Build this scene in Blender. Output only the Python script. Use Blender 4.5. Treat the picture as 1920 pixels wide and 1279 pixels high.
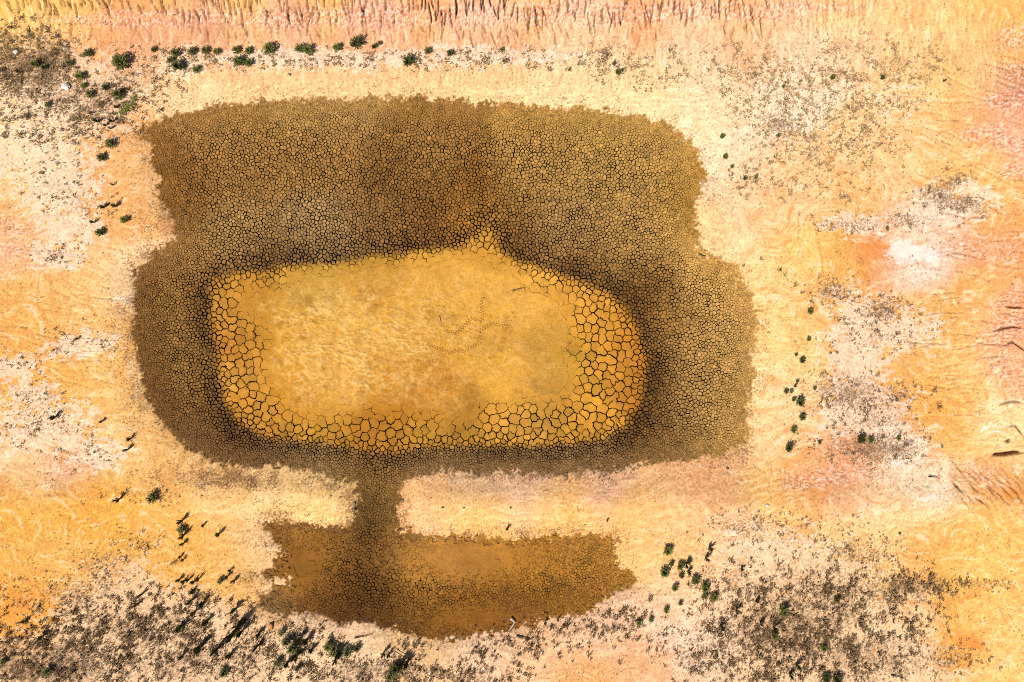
import bpy, math, random
import numpy as np
from mathutils.geometry import delaunay_2d_cdt
from mathutils import Vector

for o in list(bpy.data.objects):
    bpy.data.objects.remove(o)
scene = bpy.context.scene
COL = scene.collection
R = math.radians

# ------------------------------------------------------------------ camera
S = 0.03            # metres on the ground for one pixel of the 1920 px wide photograph
HCAM = 42.0         # flying height of the camera in metres
cam_data = bpy.data.cameras.new('camera')
cam_data.sensor_width = 36.0
cam_data.lens = 36.0 * HCAM / (1920 * S)
cam_data.clip_start = 1.0
cam_data.clip_end = 2000.0
cam = bpy.data.objects.new('camera', cam_data)
COL.objects.link(cam)
cam.location = (0, 0, HCAM)
cam.rotation_euler = (0, 0, 0)
scene.camera = cam

# ------------------------------------------------------------------ sky, sun, exposure
SUN_EL = R(52)
SHADOW = Vector((0.66, 0.75))          # shadows run up and to the right in the picture
sun_az = math.atan2(-SHADOW.y, -SHADOW.x)
world = bpy.data.worlds.new('World')
scene.world = world
world.use_nodes = True
wn = world.node_tree
bg = wn.nodes['Background']
sky = wn.nodes.new('ShaderNodeTexSky')
sky.sky_type = 'NISHITA'
sky.sun_disc = False
sky.sun_elevation = SUN_EL
sky.sun_rotation = math.pi / 2 - sun_az
wn.links.new(sky.outputs[0], bg.inputs[0])
bg.inputs[1].default_value = 0.05
sd = bpy.data.lights.new('sun', 'SUN')
sd.energy = 4.6
sd.angle = R(0.5)
sd.color = (1.0, 0.955, 0.88)
sun = bpy.data.objects.new('sun', sd)
COL.objects.link(sun)
sdir = Vector((math.cos(sun_az) * math.cos(SUN_EL), math.sin(sun_az) * math.cos(SUN_EL), math.sin(SUN_EL)))
sun.rotation_euler = (-sdir).to_track_quat('-Z', 'Y').to_euler()
sun.location = sdir * 60
scene.view_settings.view_transform = 'Standard'
scene.view_settings.look = 'None'
scene.view_settings.gamma = 1.0
scene.view_settings.use_curve_mapping = False
scene.view_settings.exposure = 0.84
scene.cycles.use_denoising = False
scene.cycles.filter_width = 1.0
KLIT = np.array([1.92, 2.04, 1.90], np.float32)       # how bright an albedo of 1 comes out in this light

# ------------------------------------------------------------------ noise and field helpers
F32 = np.float32
def lin(c):
    c = np.asarray(c, F32) / 255.0
    return np.where(c <= 0.04045, c / 12.92, ((c + 0.055) / 1.055) ** 2.4).astype(F32)
def alb(c):
    return lin(c) / KLIT
_rg = np.random.RandomState(7)
_ang = _rg.rand(1024).astype(F32) * 2 * np.pi
_gx, _gy = np.cos(_ang), np.sin(_ang)
_perm = _rg.permutation(1024).astype(np.int32)
def pn(x, y, seed=0):
    xi = np.floor(x); yi = np.floor(y)
    fx = (x - xi).astype(F32); fy = (y - yi).astype(F32)
    xi = xi.astype(np.int32) + seed * 131; yi = yi.astype(np.int32) + seed * 57
    u = fx * fx * fx * (fx * (fx * 6 - 15) + 10); v = fy * fy * fy * (fy * (fy * 6 - 15) + 10)
    def g(a, b, dx, dy):
        h = _perm[(_perm[a & 1023] + b) & 1023]
        return _gx[h] * dx + _gy[h] * dy
    n00 = g(xi, yi, fx, fy); n10 = g(xi + 1, yi, fx - 1, fy)
    n01 = g(xi, yi + 1, fx, fy - 1); n11 = g(xi + 1, yi + 1, fx - 1, fy - 1)
    a = n00 + u * (n10 - n00); b = n01 + u * (n11 - n01)
    return (a + v * (b - a)) * 1.45
def fbm(x, y, o=4, seed=0, gain=0.5):
    r = 0; a = 1.0; t = 0
    for i in range(o):
        r = r + a * pn(x, y, seed + i * 3); t += a
        a *= gain; x = x * 2.03 + 11.3; y = y * 2.03 - 7.1
    return r / t
def ss(a, b, x):
    t = np.clip((x - a) / (b - a), 0, 1)
    return t * t * (3 - 2 * t)

# low resolution plan of the site: one cell is 4 px (0.12 m)
RX = np.arange(-320, 2240 + 1, 4).astype(F32)
RY = np.arange(-320, 1600 + 1, 4).astype(F32)
GX, GY = np.meshgrid(RX, RY)
def samp(f, x, y):
    u = np.clip((x - RX[0]) / 4, 0, len(RX) - 1.001); v = np.clip((y - RY[0]) / 4, 0, len(RY) - 1.001)
    i = u.astype(np.int32); j = v.astype(np.int32)
    a = (u - i).astype(F32); b = (v - j).astype(F32)
    if f.ndim == 3: a = a[..., None]; b = b[..., None]
    return (f[j, i] * (1 - a) + f[j, i + 1] * a) * (1 - b) + (f[j + 1, i] * (1 - a) + f[j + 1, i + 1] * a) * b
def sdf(poly, X=None, Y=None):
    X = GX if X is None else X; Y = GY if Y is None else Y
    P = np.array(poly, F32); Q = np.roll(P, -1, 0)
    d = np.full(X.shape, 1e9, F32); ins = np.zeros(X.shape, bool)
    for (ax, ay), (bx, by) in zip(P, Q):
        ex, ey = bx - ax, by - ay
        t = np.clip(((X - ax) * ex + (Y - ay) * ey) / (ex * ex + ey * ey + 1e-6), 0, 1)
        d = np.minimum(d, (X - ax - t * ex) ** 2 + (Y - ay - t * ey) ** 2)
        c = ((ay > Y) != (by > Y)) & (X < ex * (Y - ay) / (ey if abs(ey) > 1e-6 else 1e-6) + ax)
        ins ^= c
    d = np.sqrt(d)
    return np.where(ins, -d, d).astype(F32)
def blur(f, n=2):
    for _ in range(n):
        g = np.pad(f, ((1, 1), (1, 1)) + ((0, 0),) * (f.ndim - 2), 'edge')
        f = (g[:-2, 1:-1] + g[2:, 1:-1] + g[1:-1, :-2] + g[1:-1, 2:] + 2 * g[1:-1, 1:-1]) / 6
    return f
def blobs(lst):
    f = np.zeros(GX.shape, F32)
    for b in lst:
        cx, cy, rx, ry = b[:4]; a = R(b[4]) if len(b) > 4 else 0; w = b[5] if len(b) > 5 else 1.0
        dx, dy = GX - cx, GY - cy
        u = (dx * math.cos(a) + dy * math.sin(a)) / rx; v = (-dx * math.sin(a) + dy * math.cos(a)) / ry
        f = np.maximum(f, w * np.clip(1.5 - (u * u + v * v), 0, 1.5) / 1.5) if w > 0 else f
    return f
def colour_plan(s, sig):
    """blend of colour samples (x, y, r, g, b) over the site"""
    num = np.zeros(GX.shape + (3,), F32); den = np.zeros(GX.shape, F32)
    a = np.array(s, F32)
    C = alb(a[:, 2:5])
    for (x, y), c in zip(a[:, :2], C):
        d2 = ((GX - x) ** 2 + (GY - y) ** 2) / (sig * sig)
        w = np.exp(-d2) + 0.004 / (1 + d2) ** 2
        num += w[..., None] * c; den += w
    return num / den[..., None]

# ------------------------------------------------------------------ outlines (photo pixels, 30 mm each)
POND = [(300,222),(330,210),(400,199),(500,187),(640,185),(780,183),(860,187),(940,194),(1040,200),(1140,203),(1200,214),(1260,234),
 (1290,262),(1314,290),(1325,330),(1316,360),(1304,400),(1310,460),(1330,482),(1370,486),(1395,520),(1412,560),(1422,605),(1414,660),
 (1418,710),(1404,760),(1396,830),(1350,856),(1290,862),(1230,870),(1150,882),(1080,888),(960,886),(860,884),(795,888),(764,900),
 (752,925),(746,960),(744,985),(775,1000),(860,1006),(960,1010),(1060,1006),(1140,1002),(1160,1012),(1148,1036),(1165,1060),
 (1190,1074),(1196,1096),(1160,1106),(1140,1124),(1090,1150),(1020,1166),(960,1180),(900,1190),(840,1196),(780,1192),(740,1182),
 (690,1166),(640,1170),(600,1158),(560,1152),(510,1148),(478,1134),(492,1112),(538,1096),(545,1082),(505,1086),(478,1078),(510,1058),
 (526,1036),(506,1008),(488,984),(520,974),(600,984),(648,984),(667,970),(672,930),(658,906),(620,892),(540,880),(460,872),(400,866),
 (350,846),(300,792),(268,740),(254,660),(250,580),(246,512),(280,482),(330,450),(318,410),(296,372),(303,340),(284,300),(290,270),(262,246)]
BED = [(392,560),(398,524),(440,508),(500,505),(560,493),(640,490),(700,478),(780,470),(858,462),(888,440),(905,418),(925,428),(936,465),
 (970,487),(1040,506),(1090,526),(1140,546),(1175,580),(1198,620),(1212,670),(1210,730),(1198,772),(1170,802),(1130,822),(1080,833),
 (980,839),(880,839),(785,840),(745,852),(700,852),(655,840),(560,830),(480,816),(440,790),(420,750),(406,690),(397,620)]
FLAT = [(462,582),(444,556),(478,536),(520,548),(556,520),(680,503),(800,494),(900,484),(962,512),(1000,545),(1045,570),(1066,610),(1062,660),
 (1066,700),(1052,742),(1000,748),(940,752),(900,758),(868,790),(812,782),(750,764),(690,762),(640,774),(590,782),(550,772),(512,738),
 (492,690),(505,640),(488,604)]
sd_pond = sdf(POND); sd_bed = sdf(BED); sd_flat = sdf(FLAT)
sd_pond = sd_pond + 11 * fbm(GX / 62, GY / 62, 3, 181)
sd_bed = sd_bed + 7 * fbm(GX / 40, GY / 40, 3, 185)

def sflat(px, py):
    return samp(sd_flat, px, py) + 22 * fbm(px / 46, py / 46, 4, 87, .6) + 12 * ss(560, 480, px) + 8 * ss(730, 780, py)

# ------------------------------------------------------------------ colour samples: bare earth, mud plates, bed
SAND = [(30,10,243,203,95),(150,10,243,203,100),(300,10,246,208,110),(450,10,248,203,115),(600,10,244,194,110),(800,8,244,184,120),
(1000,8,247,194,135),(1200,8,244,180,125),(1400,8,247,182,125),(1600,10,252,205,140),(1720,10,250,205,140),(1850,8,248,195,110),
(100,35,249,214,130),(200,38,228,168,120),(280,36,218,138,112),(400,36,225,165,130),(550,36,235,180,145),(700,36,240,190,160),
(900,36,245,200,165),(1100,36,248,205,170),(1300,36,248,205,165),(1450,36,248,205,165),(50,60,254,224,150),(150,58,250,195,130),
(300,62,245,190,150),(450,64,245,190,135),(700,66,245,185,135),(900,66,245,190,140),(1100,64,250,210,155),(1400,62,252,215,165),
(1600,60,255,230,180),(320,110,252,220,165),(500,108,250,205,150),(700,108,250,205,150),(900,108,250,210,155),(1100,110,255,230,175),
(1300,110,255,240,200),(1500,110,255,240,200),(1700,110,254,225,160),(1850,110,252,215,150),(350,155,252,220,160),(500,155,252,215,150),
(700,155,253,215,150),(900,158,253,220,155),(1100,160,255,228,165),(1250,170,255,232,170),(220,250,250,195,125),(230,300,250,195,120),
(220,350,250,190,115),(220,385,246,186,110),(262,330,251,205,135),(60,250,253,225,160),(60,300,253,220,150),(60,345,253,218,145),
(60,400,250,205,130),(40,425,248,195,130),(130,480,250,200,125),(20,450,248,200,150),(60,560,250,195,110),(150,560,252,205,125),
(60,600,248,185,95),(200,620,250,200,120),(230,520,252,220,160),(100,700,248,190,95),(220,700,250,200,115),(200,760,250,200,110),
(100,820,248,190,90),(230,830,252,205,125),(50,880,252,215,160),(120,875,240,195,150),(40,930,245,185,80),(150,950,245,180,70),
(60,980,243,185,75),(200,960,245,185,75),(40,1050,248,190,90),(30,1130,245,175,70),(100,1040,250,195,100),(300,970,248,190,95),
(350,1010,245,185,85),(430,1030,248,195,105),(420,1072,248,192,100),(480,1030,252,215,155),(400,940,252,205,130),(550,930,253,215,140),
(600,940,253,212,135),(300,860,250,200,120),(250,760,250,205,130),(800,930,250,200,135),(900,950,253,205,120),(1050,950,252,200,115),
(1200,950,250,195,110),(1000,910,245,205,160),(900,900,235,200,155),(1150,905,240,195,150),(1250,920,250,205,140),(1300,900,245,185,125),
(1250,980,250,205,140),(1350,890,235,185,130),(1500,895,240,175,110),(1450,922,252,205,120),(1600,880,240,180,130),(1700,880,255,235,200),
(1650,920,250,215,160),(1750,930,254,240,200),(1850,890,235,180,120),(1900,920,238,175,100),(1700,960,253,220,150),(1850,960,248,195,110),
(1750,1000,250,190,95),(1850,1010,250,190,95),(1900,1050,252,200,110),(1850,1060,252,215,120),(1830,1120,250,190,90),(1850,1160,253,215,130),
(1820,1200,250,180,80),(1880,1250,253,210,125),(1250,1030,252,205,125),(1280,1100,253,215,160),(640,1240,250,215,165),(800,1250,245,205,140),
(900,1210,250,215,170),(1000,1210,248,205,150),(1100,1200,250,210,165),(1200,1250,248,195,140),(1100,1255,245,185,110),(1270,1180,253,222,185),
(1350,300,255,238,195),(1400,350,253,220,165),(1450,400,253,205,135),(1380,400,252,215,160),(1350,440,254,225,160),(1500,370,253,215,150),
(1600,380,253,205,130),(1500,460,253,215,125),(1580,465,250,195,100),(1650,470,240,160,70),(1700,475,255,240,215),(1780,460,245,190,145),
(1680,462,255,244,222),(1716,484,255,244,222),(1740,470,255,240,214),(1640,460,236,152,66),(1655,482,240,160,74),(1850,470,238,170,110),(1900,440,238,165,100),(1450,520,254,215,140),(1450,600,254,215,140),(1480,650,254,220,135),(1450,700,255,225,160),
(1470,780,253,215,150),(1430,840,253,215,150),(1560,560,252,200,120),(1600,640,252,195,115),(1700,600,252,195,115),(1650,690,250,190,105),
(1780,580,250,190,100),(1830,560,250,192,108),(1800,640,250,195,105),(1850,600,245,185,130),(1900,600,238,165,110),(1860,660,245,190,140),
(1900,680,240,180,120),(1820,700,253,215,135),(1780,760,250,185,90),(1800,785,250,188,95),(1870,790,254,235,175),(1900,830,250,215,140),
(1820,830,252,205,120),(1800,300,252,205,125),(1750,260,253,212,140),(1650,300,253,218,150),(1850,150,254,220,150),(1900,60,250,190,105),
(1800,50,253,220,150),(1900,180,235,165,125),(1870,190,230,160,130),(1850,240,240,175,130),(1900,260,245,190,150),(1830,210,252,195,115),
(1780,150,253,215,140),(1850,330,252,200,115),(1890,400,250,190,115),(1700,440,252,210,150),(1300,200,255,235,185),(1300,260,255,235,180),
(1350,500,254,215,150),(320,40,225,160,130),(1500,1120,250,200,120),(1400,1020,252,215,160),(1600,1060,252,215,140),(200,1130,248,200,130),
(400,1180,250,210,155),(200,1230,248,208,150),(1500,1230,250,205,140),(1700,1200,252,212,150)]
MUD = [(400,230,178,133,66),(600,210,184,142,75),(600,300,174,129,62),(800,300,168,123,57),(750,350,145,104,47),(880,372,145,98,36),
(900,410,190,134,46),(1000,330,194,149,72),(1150,300,194,152,74),(1250,300,198,153,77),(1200,400,199,154,78),(1290,350,190,144,62),
(450,330,174,129,62),(340,330,168,117,52),(320,380,168,117,52),(450,440,189,149,83),(600,440,190,155,95),(700,430,155,114,57),
(800,420,145,98,42),(350,470,180,134,68),(280,520,150,105,50),(280,650,145,100,45),(300,750,142,97,46),(330,560,174,129,62),
(350,650,180,139,68),(370,720,174,129,62),(395,560,112,77,31),(400,650,106,71,26),(410,740,112,77,31),(430,800,124,88,42),
(380,820,155,114,62),(520,845,145,109,62),(600,862,170,134,78),(700,865,155,114,57),(700,940,170,129,62),(800,860,155,119,68),
(950,865,155,119,68),(1100,860,155,119,68),(1250,840,170,129,68),(1350,800,204,158,82),(1380,600,210,164,88),(1350,540,210,164,84),
(1300,650,205,159,83),(1300,750,190,149,78),(1250,600,179,134,62),(1214,600,124,83,31),(1228,700,118,80,31),(1216,790,114,77,31),
(1165,556,118,80,31),(1085,508,128,87,36),(965,466,128,87,36),(1050,440,185,144,78),(1150,480,185,144,73),(960,400,155,114,52),
(550,1000,168,117,52),(560,1050,164,113,42),(620,1060,174,123,47),(650,1100,155,108,42),(700,1030,160,114,47),(720,1100,155,108,42),
(650,1140,145,98,42),(780,1050,189,138,62),(780,1080,208,153,67),(850,1050,179,129,57),(950,1040,184,133,52),(1000,1060,189,133,46),
(1100,1030,184,133,57),(1100,1080,199,143,57),(1170,1090,194,143,62),(1050,1120,174,123,46),(900,1130,168,117,41),(800,1130,174,123,42),
(850,1170,155,103,36),(950,1160,155,103,41),(760,1170,150,103,42),(480,1140,155,119,68),(1120,1130,174,123,46),(600,480,130,95,45),(500,490,125,90,42)]
BEDC = [(430,600,207,150,58),(430,700,207,150,58),(470,540,198,142,50),(460,780,208,147,50),(600,800,208,152,55),(700,810,192,132,40),
(730,785,186,126,35),(800,810,207,152,55),(950,800,226,166,65),(1100,780,221,160,55),(1150,700,216,155,52),(1130,620,221,160,54),
(1080,560,221,160,60),(1180,640,200,130,34),(920,460,207,152,55),(700,490,190,140,50),(560,510,198,144,52),(520,600,200,145,45),
(480,600,195,140,45),(600,560,205,155,60),(580,540,205,165,70),(700,520,215,160,60),(800,520,220,165,65),(900,540,228,172,72),
(1000,580,228,172,70),(950,700,225,168,65),(980,720,230,172,68),(1032,740,190,140,55),(1012,650,195,145,55),(880,640,215,160,60),
(770,600,215,162,65),(650,620,222,170,75),(600,680,215,160,60),(650,720,222,168,72),(720,720,205,145,45),(820,730,200,140,45),
(870,780,180,130,45),(780,760,190,130,40),(560,640,215,160,60),(560,740,210,150,50),(1045,680,205,155,55),(415,640,190,125,42),(1190,720,190,125,36)]
plan_sand = colour_plan(SAND, 46.0) * np.array([.97, .915, .885], F32)
plan_mud = colour_plan(MUD, 52.0) * np.array([1.02, 1.06, 1.12], F32)
plan_bed = colour_plan(BEDC, 38.0) * np.array([.97, .96, .84], F32)

# ------------------------------------------------------------------ where crust, litter, red clay and scrub lie
crust = blobs([(110,480,70,40),(150,650,100,34,-8),(30,690,70,36),(90,800,130,70),(60,740,80,30),(110,340,110,110),(190,850,80,36),
 (230,560,26,14),(120,180,190,120),(60,280,120,90),(340,120,60,40),(600,110,340,26),(900,105,300,24),(130,430,90,40)])
crust = np.maximum(crust, ss(46, -100, sdf([(-200,1180),(20,1158),(110,1080),(200,1040),(330,966),(360,985),(310,1040),(350,1070),(450,1090),(500,1140),(640,1175),
 (780,1200),(900,1195),(1000,1185),(1100,1160),(1200,1120),(1240,1140),(1260,1230),(1000,1250),(860,1300),(-200,1600)])))
crust = np.maximum(crust, ss(36, -120, sdf([(1312,952),(1430,946),(1560,952),(1620,1002),(1700,1020),(1770,1045),(1780,1072),(1700,1094),(1772,1160),(1838,1220),(1862,1246),
 (1850,1600),(1180,1600),(1240,1220),(1290,1150),(1210,1110),(1225,1060),(1330,1056),(1302,990)])))
crust = np.maximum(crust, ss(46, -100, sdf([(1510,522),(1600,505),(1700,540),(1800,555),(1805,600),(1795,660),(1760,690),(1700,700),(1770,730),(1790,760),(1740,790),
 (1800,842),(1780,868),(1600,858),(1490,850),(1500,760),(1512,700),(1500,640),(1524,580)])))
crust = np.maximum(crust, blobs([(1770,390,120,54,-10),(1600,420,90,30),(1830,360,60,24,20),(1480,230,110,60,0,.7),(1500,150,200,90,0,.5),(1680,190,100,80,0,.55),(1260,120,120,60,0,.5),(560,1140,60,30)]))
crust = blur(crust, 3)
lich = blobs([(60,740,90,40,0,.6),(60,790,110,40,0,.6),(110,340,70,50,0,.5),(150,390,80,30,0,.6),(120,480,60,24,0,.6),(170,850,70,30,0,.5),(40,670,70,30,0,.5),(130,640,70,30,0,.5),
 (1560,545,60,40,0,.8),(1660,580,50,30,0,.9),(1640,620,110,60,0,.55),(1590,740,90,50,0,.9),(1690,740,60,26,0,.8),(1650,780,90,40,0,.7),(1640,840,120,40,0,.9),
 (1770,350,60,24,-25,.9),(1790,380,90,26,10,.9),(1700,415,60,20,0,.8),(1580,420,90,24,0,.7),(1460,240,60,40,0,.8),(1480,160,110,60,0,.35),(1590,200,120,90,0,.35),
 (1400,985,100,40,0,.7),(1500,1000,130,40,0,.55),(1620,1040,100,40,0,.7),(1560,1120,200,90,0,.75),(1480,1180,180,100,0,.9),(1700,1100,110,30,0,.9),(1850,1095,90,14,0,.8),(1780,1235,90,40,0,.7),
 (1420,1110,120,60,0,.7),(1620,1230,180,60,0,.8),(1330,1230,100,60,0,.7),
 (60,130,110,80,0,1.0),(20,100,60,60,0,.9),(170,190,110,60,0,.8),(110,230,130,50,0,.5),(260,140,70,50,0,.6),(200,1060,90,40,0,.7),(150,1110,130,50,0,.7),(260,1180,180,60,0,.8),(90,1250,180,60,0,1.0),
 (330,1240,200,60,0,.8),(480,1230,160,60,0,.7),(240,1020,60,24,0,.6),(700,1260,160,30,0,.8),(860,1265,110,30,0,.7),(900,1200,160,26,0,.35),(1130,1170,120,40,0,.4),(280,928,90,18,0,.5),(600,110,330,16,0,.3),(330,110,60,30,0,.5),
 (600,900,50,12,20,.9)])
lich = blur(lich, 3)
red = blobs([(290,36,190,14,0,.9),(520,36,160,18,0,.7),(760,30,260,22,0,.75),(1050,26,260,22,0,.75),(1330,22,200,20,0,.65),(1520,12,120,10,0,.5),
 (1905,135,36,16,-10,.8),(1892,188,50,20,-6,.8),(1845,248,46,12,-8,1),(1900,270,40,14,10,1),(1905,322,30,16,0,.9),(1810,465,90,24,0,.34),(1880,470,70,30,0,.3),
 (1890,560,50,20,-10,.4),(1890,620,60,34,-20,.45),(1890,690,50,36,0,.36),(1910,730,40,40,0,.3),(1900,70,40,30,0,.5),(1540,895,90,20,-10,.55),(1640,885,70,24,10,.4),(1840,890,70,24,20,.35),(40,430,60,16,0,.35),
 (30,470,40,16,0,.4),(130,876,60,22,0,.35),(1500,290,40,10,0,.2),(1650,460,40,20,0,.3)])
red = blur(red, 3)
# brown loose crumbs of dried mud outside the cracked part
crumb = blobs([(400,900,160,24,4,1.0),(560,910,110,12,6,.6),(270,490,40,50,0,.5),(300,420,60,40,0,.5),(280,250,40,30,0,.5),(230,620,40,140,0,.45),(250,760,30,80,0,.5),(1000,995,260,20,0,.35),(520,960,70,30,0,.5),
 (470,1100,40,40,0,.4),(560,1160,140,16,0,.4),(660,960,30,60,0,.6),(756,960,22,60,0,.5),(1000,893,280,10,0,.5),(1340,360,30,60,0,.35),(1400,840,30,40,0,.4),(1200,1120,40,20,0,.3),(1330,290,20,30,0,.4),(1195,1228,30,10,0,.5),(1100,1265,80,20,0,.45)])
crumb = blur(crumb, 2)

# ------------------------------------------------------------------ shape of the land
hz = np.zeros(GX.shape, F32)
hz += -0.85 * ss(70, -120, sd_pond)
hz += 0.95 * ss(90, -60, GY) * 1.0                          # eroded embankment along the top
hz += 0.70 * ss(1780, 1960, GX) * ss(120, 200, GY)          # gullied slope beyond the right bank
hz += 0.25 * np.exp(-((GY - 945) / 34.0) ** 2) * ss(740, 800, GX)
hz += 0.16 * np.exp(-((GY - 935) / 30.0) ** 2) * ss(680, 620, GX)
hz += 0.20 * ss(200, -100, GX)
hz += 0.10 * fbm(GX / 240, GY / 240, 3, 40)
hz = blur(hz, 10)

def pix_of(x, y):
    """plan coordinates (photo pixels) of a world point on the land"""
    px = x / S + 960; py = 639.5 - y / S
    for _ in range(2):
        z = samp(hz, px, py)
        k = HCAM / (HCAM - z)
        px = x / S * k + 960; py = 639.5 - y / S * k
    return px, py

# ------------------------------------------------------------------ colours and fields at arbitrary points
def fields(px, py):
    w1 = fbm(px / 60, py / 60, 4, 1); w2 = fbm(px / 60, py / 60, 4, 5)
    h1 = fbm(px / 14, py / 14, 3, 9); h2 = fbm(px / 14, py / 14, 3, 13)
    wx = px + 26 * w1 + 7 * h1; wy = py + 26 * w2 + 7 * h2
    ex = px + 13 * w1 + 13 * h1; ey = py + 13 * w2 + 13 * h2
    return wx, wy, ex, ey
def mudcol(px, py):
    wx, wy, ex, ey = fields(px, py)
    b = ss(-10, 8, samp(sd_bed, px + 5 * (wx - px) / 26, py))[..., None]
    bx, by = px + .4 * (wx - px), py + .4 * (wy - py)
    c = samp(plan_mud, bx, by) * b + samp(plan_bed, bx, by) * (1 - b)
    lowp = ss(975, 1020, py)[..., None]
    c = c * (1 - lowp + lowp * np.array([.98, .92, .80], F32)) * np.array([1.04, 1.0, .95], F32) ** b
    wet = samp(sd_bed, px, py) + 6 * (wx - px) / 26
    c = c * (1 + .22 * fbm(px / 44, py / 36, 4, 173, .6) * b[..., 0])[..., None]
    c = c * (1 - ss(880, 960, py) * (.16 + .34 * np.exp(-((px - 690) / 75.) ** 2)))[..., None]
    c = c * (1 - .26 * (.6 + 1.2 * fbm(px / 50, py / 50, 2, 193)) * np.exp(-((wet - 15) / 15.) ** 2) * ss(960, 900, py))[..., None]
    return c.astype(F32)

def mix(c, k, t):
    return c * (1 - t[..., None]) + np.asarray(k, F32) * t[..., None]

SALT = blur(blobs([(1708,474,54,26),(1750,930,70,18,0,.45),(1690,866,60,16,0,.5),(1870,800,50,16,0,.45)]), 2)
RUSTY = blur(blobs([(1645,466,34,20),(1905,925,40,14,0,.6),(1820,1205,40,16,20,.9),(1820,1115,60,8,-20,.7),(40,1130,50,24,-30,.5),(160,930,90,20,0,.4)]), 2)
def topx(px, py):
    return ss(500, 200, px) * ss(420, 200, py)

def landcol(px, py):
    """albedo and relief of bare land at plan coordinates"""
    wx, wy, ex, ey = fields(px, py)
    c = samp(plan_sand, px + .6 * (wx - px), py + .6 * (wy - py)).astype(F32)
    rel = np.zeros(px.shape, F32)
    # run-off streaks: horizontal on both banks, vertical on the embankment
    top = ss(190, 120, py + 8 * (wx - px) / 26)
    fan = (py - 620) / 900.0
    sx = px; sy = py + 30 * fbm(px / 170, py / 170, 3, 21) + .18 * (px - 960) * np.sin(py / 130.0) * .5 - np.where(px > 1300, (px - 1300) * -0.10 * np.sin((py - 300) / 190.0), 0)
    rot = .55 * fbm(px / 210, py / 210, 3, 161) + np.where(px > 1300, .35 * np.sin((py - 640) / 240.0), 0)
    ax_, ay_ = sx * np.cos(rot) + sy * np.sin(rot), -sx * np.sin(rot) + sy * np.cos(rot)
    ax_ = (px - 960) * np.cos(rot) + (py - 640) * np.sin(rot) + 24 * fbm(px / 50, py / 50, 3, 163)
    ay_ = -(px - 960) * np.sin(rot) * .35 + sy + 7 * fbm(px / 38, py / 38, 3, 165)
    st = fbm(ax_ / 46, ay_ / 9.0, 5, 23, .66)
    st2 = fbm(ax_ / 16 + 3, ay_ / 4.4, 3, 27, .65)
    brk = ss(-.25, .35, fbm(px / 80, py / 60, 4, 167, .6))
    vt = fbm((px + 10 * fbm(px / 40, py / 40, 2, 31)) / 7.0, py / 48, 4, 33, .6)
    stre = st * (1 - top) + vt * top
    stre2 = st2 * (1 - top) + vt * top
    fine = fbm(px / 4.2, py / 4.2, 3, 37, .6)
    mid = fbm(px / 22, py / 22, 4, 41, .6)
    c = c * (1 + 0.28 * np.clip(stre, -1, 1) + 0.26 * stre2 + 0.55 * fine + 0.18 * mid)[..., None]
    warm = np.clip(0.5 + 1.1 * st + .5 * mid, 0, 1) * (1 - top)
    c = mix(c, alb((247, 178, 92)), 0.30 * ss(.45, .95, 1 - warm) * (1 - .6 * ss(1250, 1150, px) * ss(260, 420, px)))
    c = mix(c, alb((255, 232, 180)), 0.40 * ss(.55, 1., warm))
    sidew = np.maximum(ss(1330, 1480, px), .8 * ss(330, 240, px)) * (1 - top)
    vein = (st + .45 * st2) * (.35 + .85 * brk) + .55 * mid
    c = mix(c, alb((255, 229, 184)), .50 * ss(.14, .42, vein) * sidew)
    c = mix(c, alb((240, 160, 84)), .56 * ss(.14, .45, -vein) * sidew)
    tv_ = vt + .4 * fine
    bandw = top * ss(-40, 10, py)
    c = mix(c, alb((255, 232, 196)), .45 * ss(.15, .45, tv_) * bandw)
    c = mix(c, alb((226, 150, 96)), .42 * ss(.15, .45, -tv_) * bandw)
    rel += 0.022 * stre + 0.016 * stre2 + 0.020 * fine
    pit = fbm(px / 2.6, py / 2.6, 2, 171)
    c = mix(c, alb((150, 100, 56)), .75 * ss(.36, .58, pit + .25 * mid))
    rel -= .02 * ss(.35, .6, pit)
    # red clay with white kernels
    rd = samp(red, px + .5 * (ex - px), py + .5 * (ey - py))
    rs = fbm(px / np.where(top > .5, 3.6, 7.0), py / np.where(top > .5, 6.0, 3.4), 3, 45, .7)
    c = mix(c, alb((188, 96, 70)), np.clip(ss(.0, .3, rs) * ss(.05, .42, rd), 0, 1) * .66)
    c = mix(c, alb((255, 236, 214)), np.clip(ss(.03, .32, -rs) * ss(.05, .42, rd), 0, 1) * .7)
    rel += -0.030 * rs * ss(.1, .6, rd)
    salt = samp(SALT, ex, ey); rust = samp(RUSTY, ex, ey)
    c = mix(c, alb((232, 146, 62)), .75 * ss(.25, .7, rust + .3 * mid))
    c = mix(c, alb((255, 244, 222)), .75 * ss(.38, .60, salt + .55 * st + .25 * mid + .2 * fine))
    # pale crust with a ragged edge
    cr = .66 * samp(crust, ex, ey) + .70 * fbm(px / 19, py / 13, 5, 49, .70)
    cm = ss(.40, .48, cr)
    lowt = (ss(940, 1100, py) * .8 + .3 * topx(px, py))[..., None]
    cc = (alb((255, 231, 198)) * (1 - lowt) + alb((246, 210, 156)) * lowt) * (1 + .55 * fine + .16 * mid)[..., None]
    c = c * (1 - .66 * cm[..., None]) + cc * .66 * cm[..., None]
    rel += cm * (0.014 + 0.018 * fbm(px / 5, py / 5, 2, 53))
    # grey-brown dead mat of low plants
    li = samp(lich, px + .6 * (ex - px), py + .6 * (ey - py))
    ls = fbm(px / 6.5, py / 5.5, 4, 57, .72) + .55 * fbm(px / 30, py / 26, 3, 61)
    lm = ss(.70, 1.0, li * .92 + ls * .95)
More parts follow.
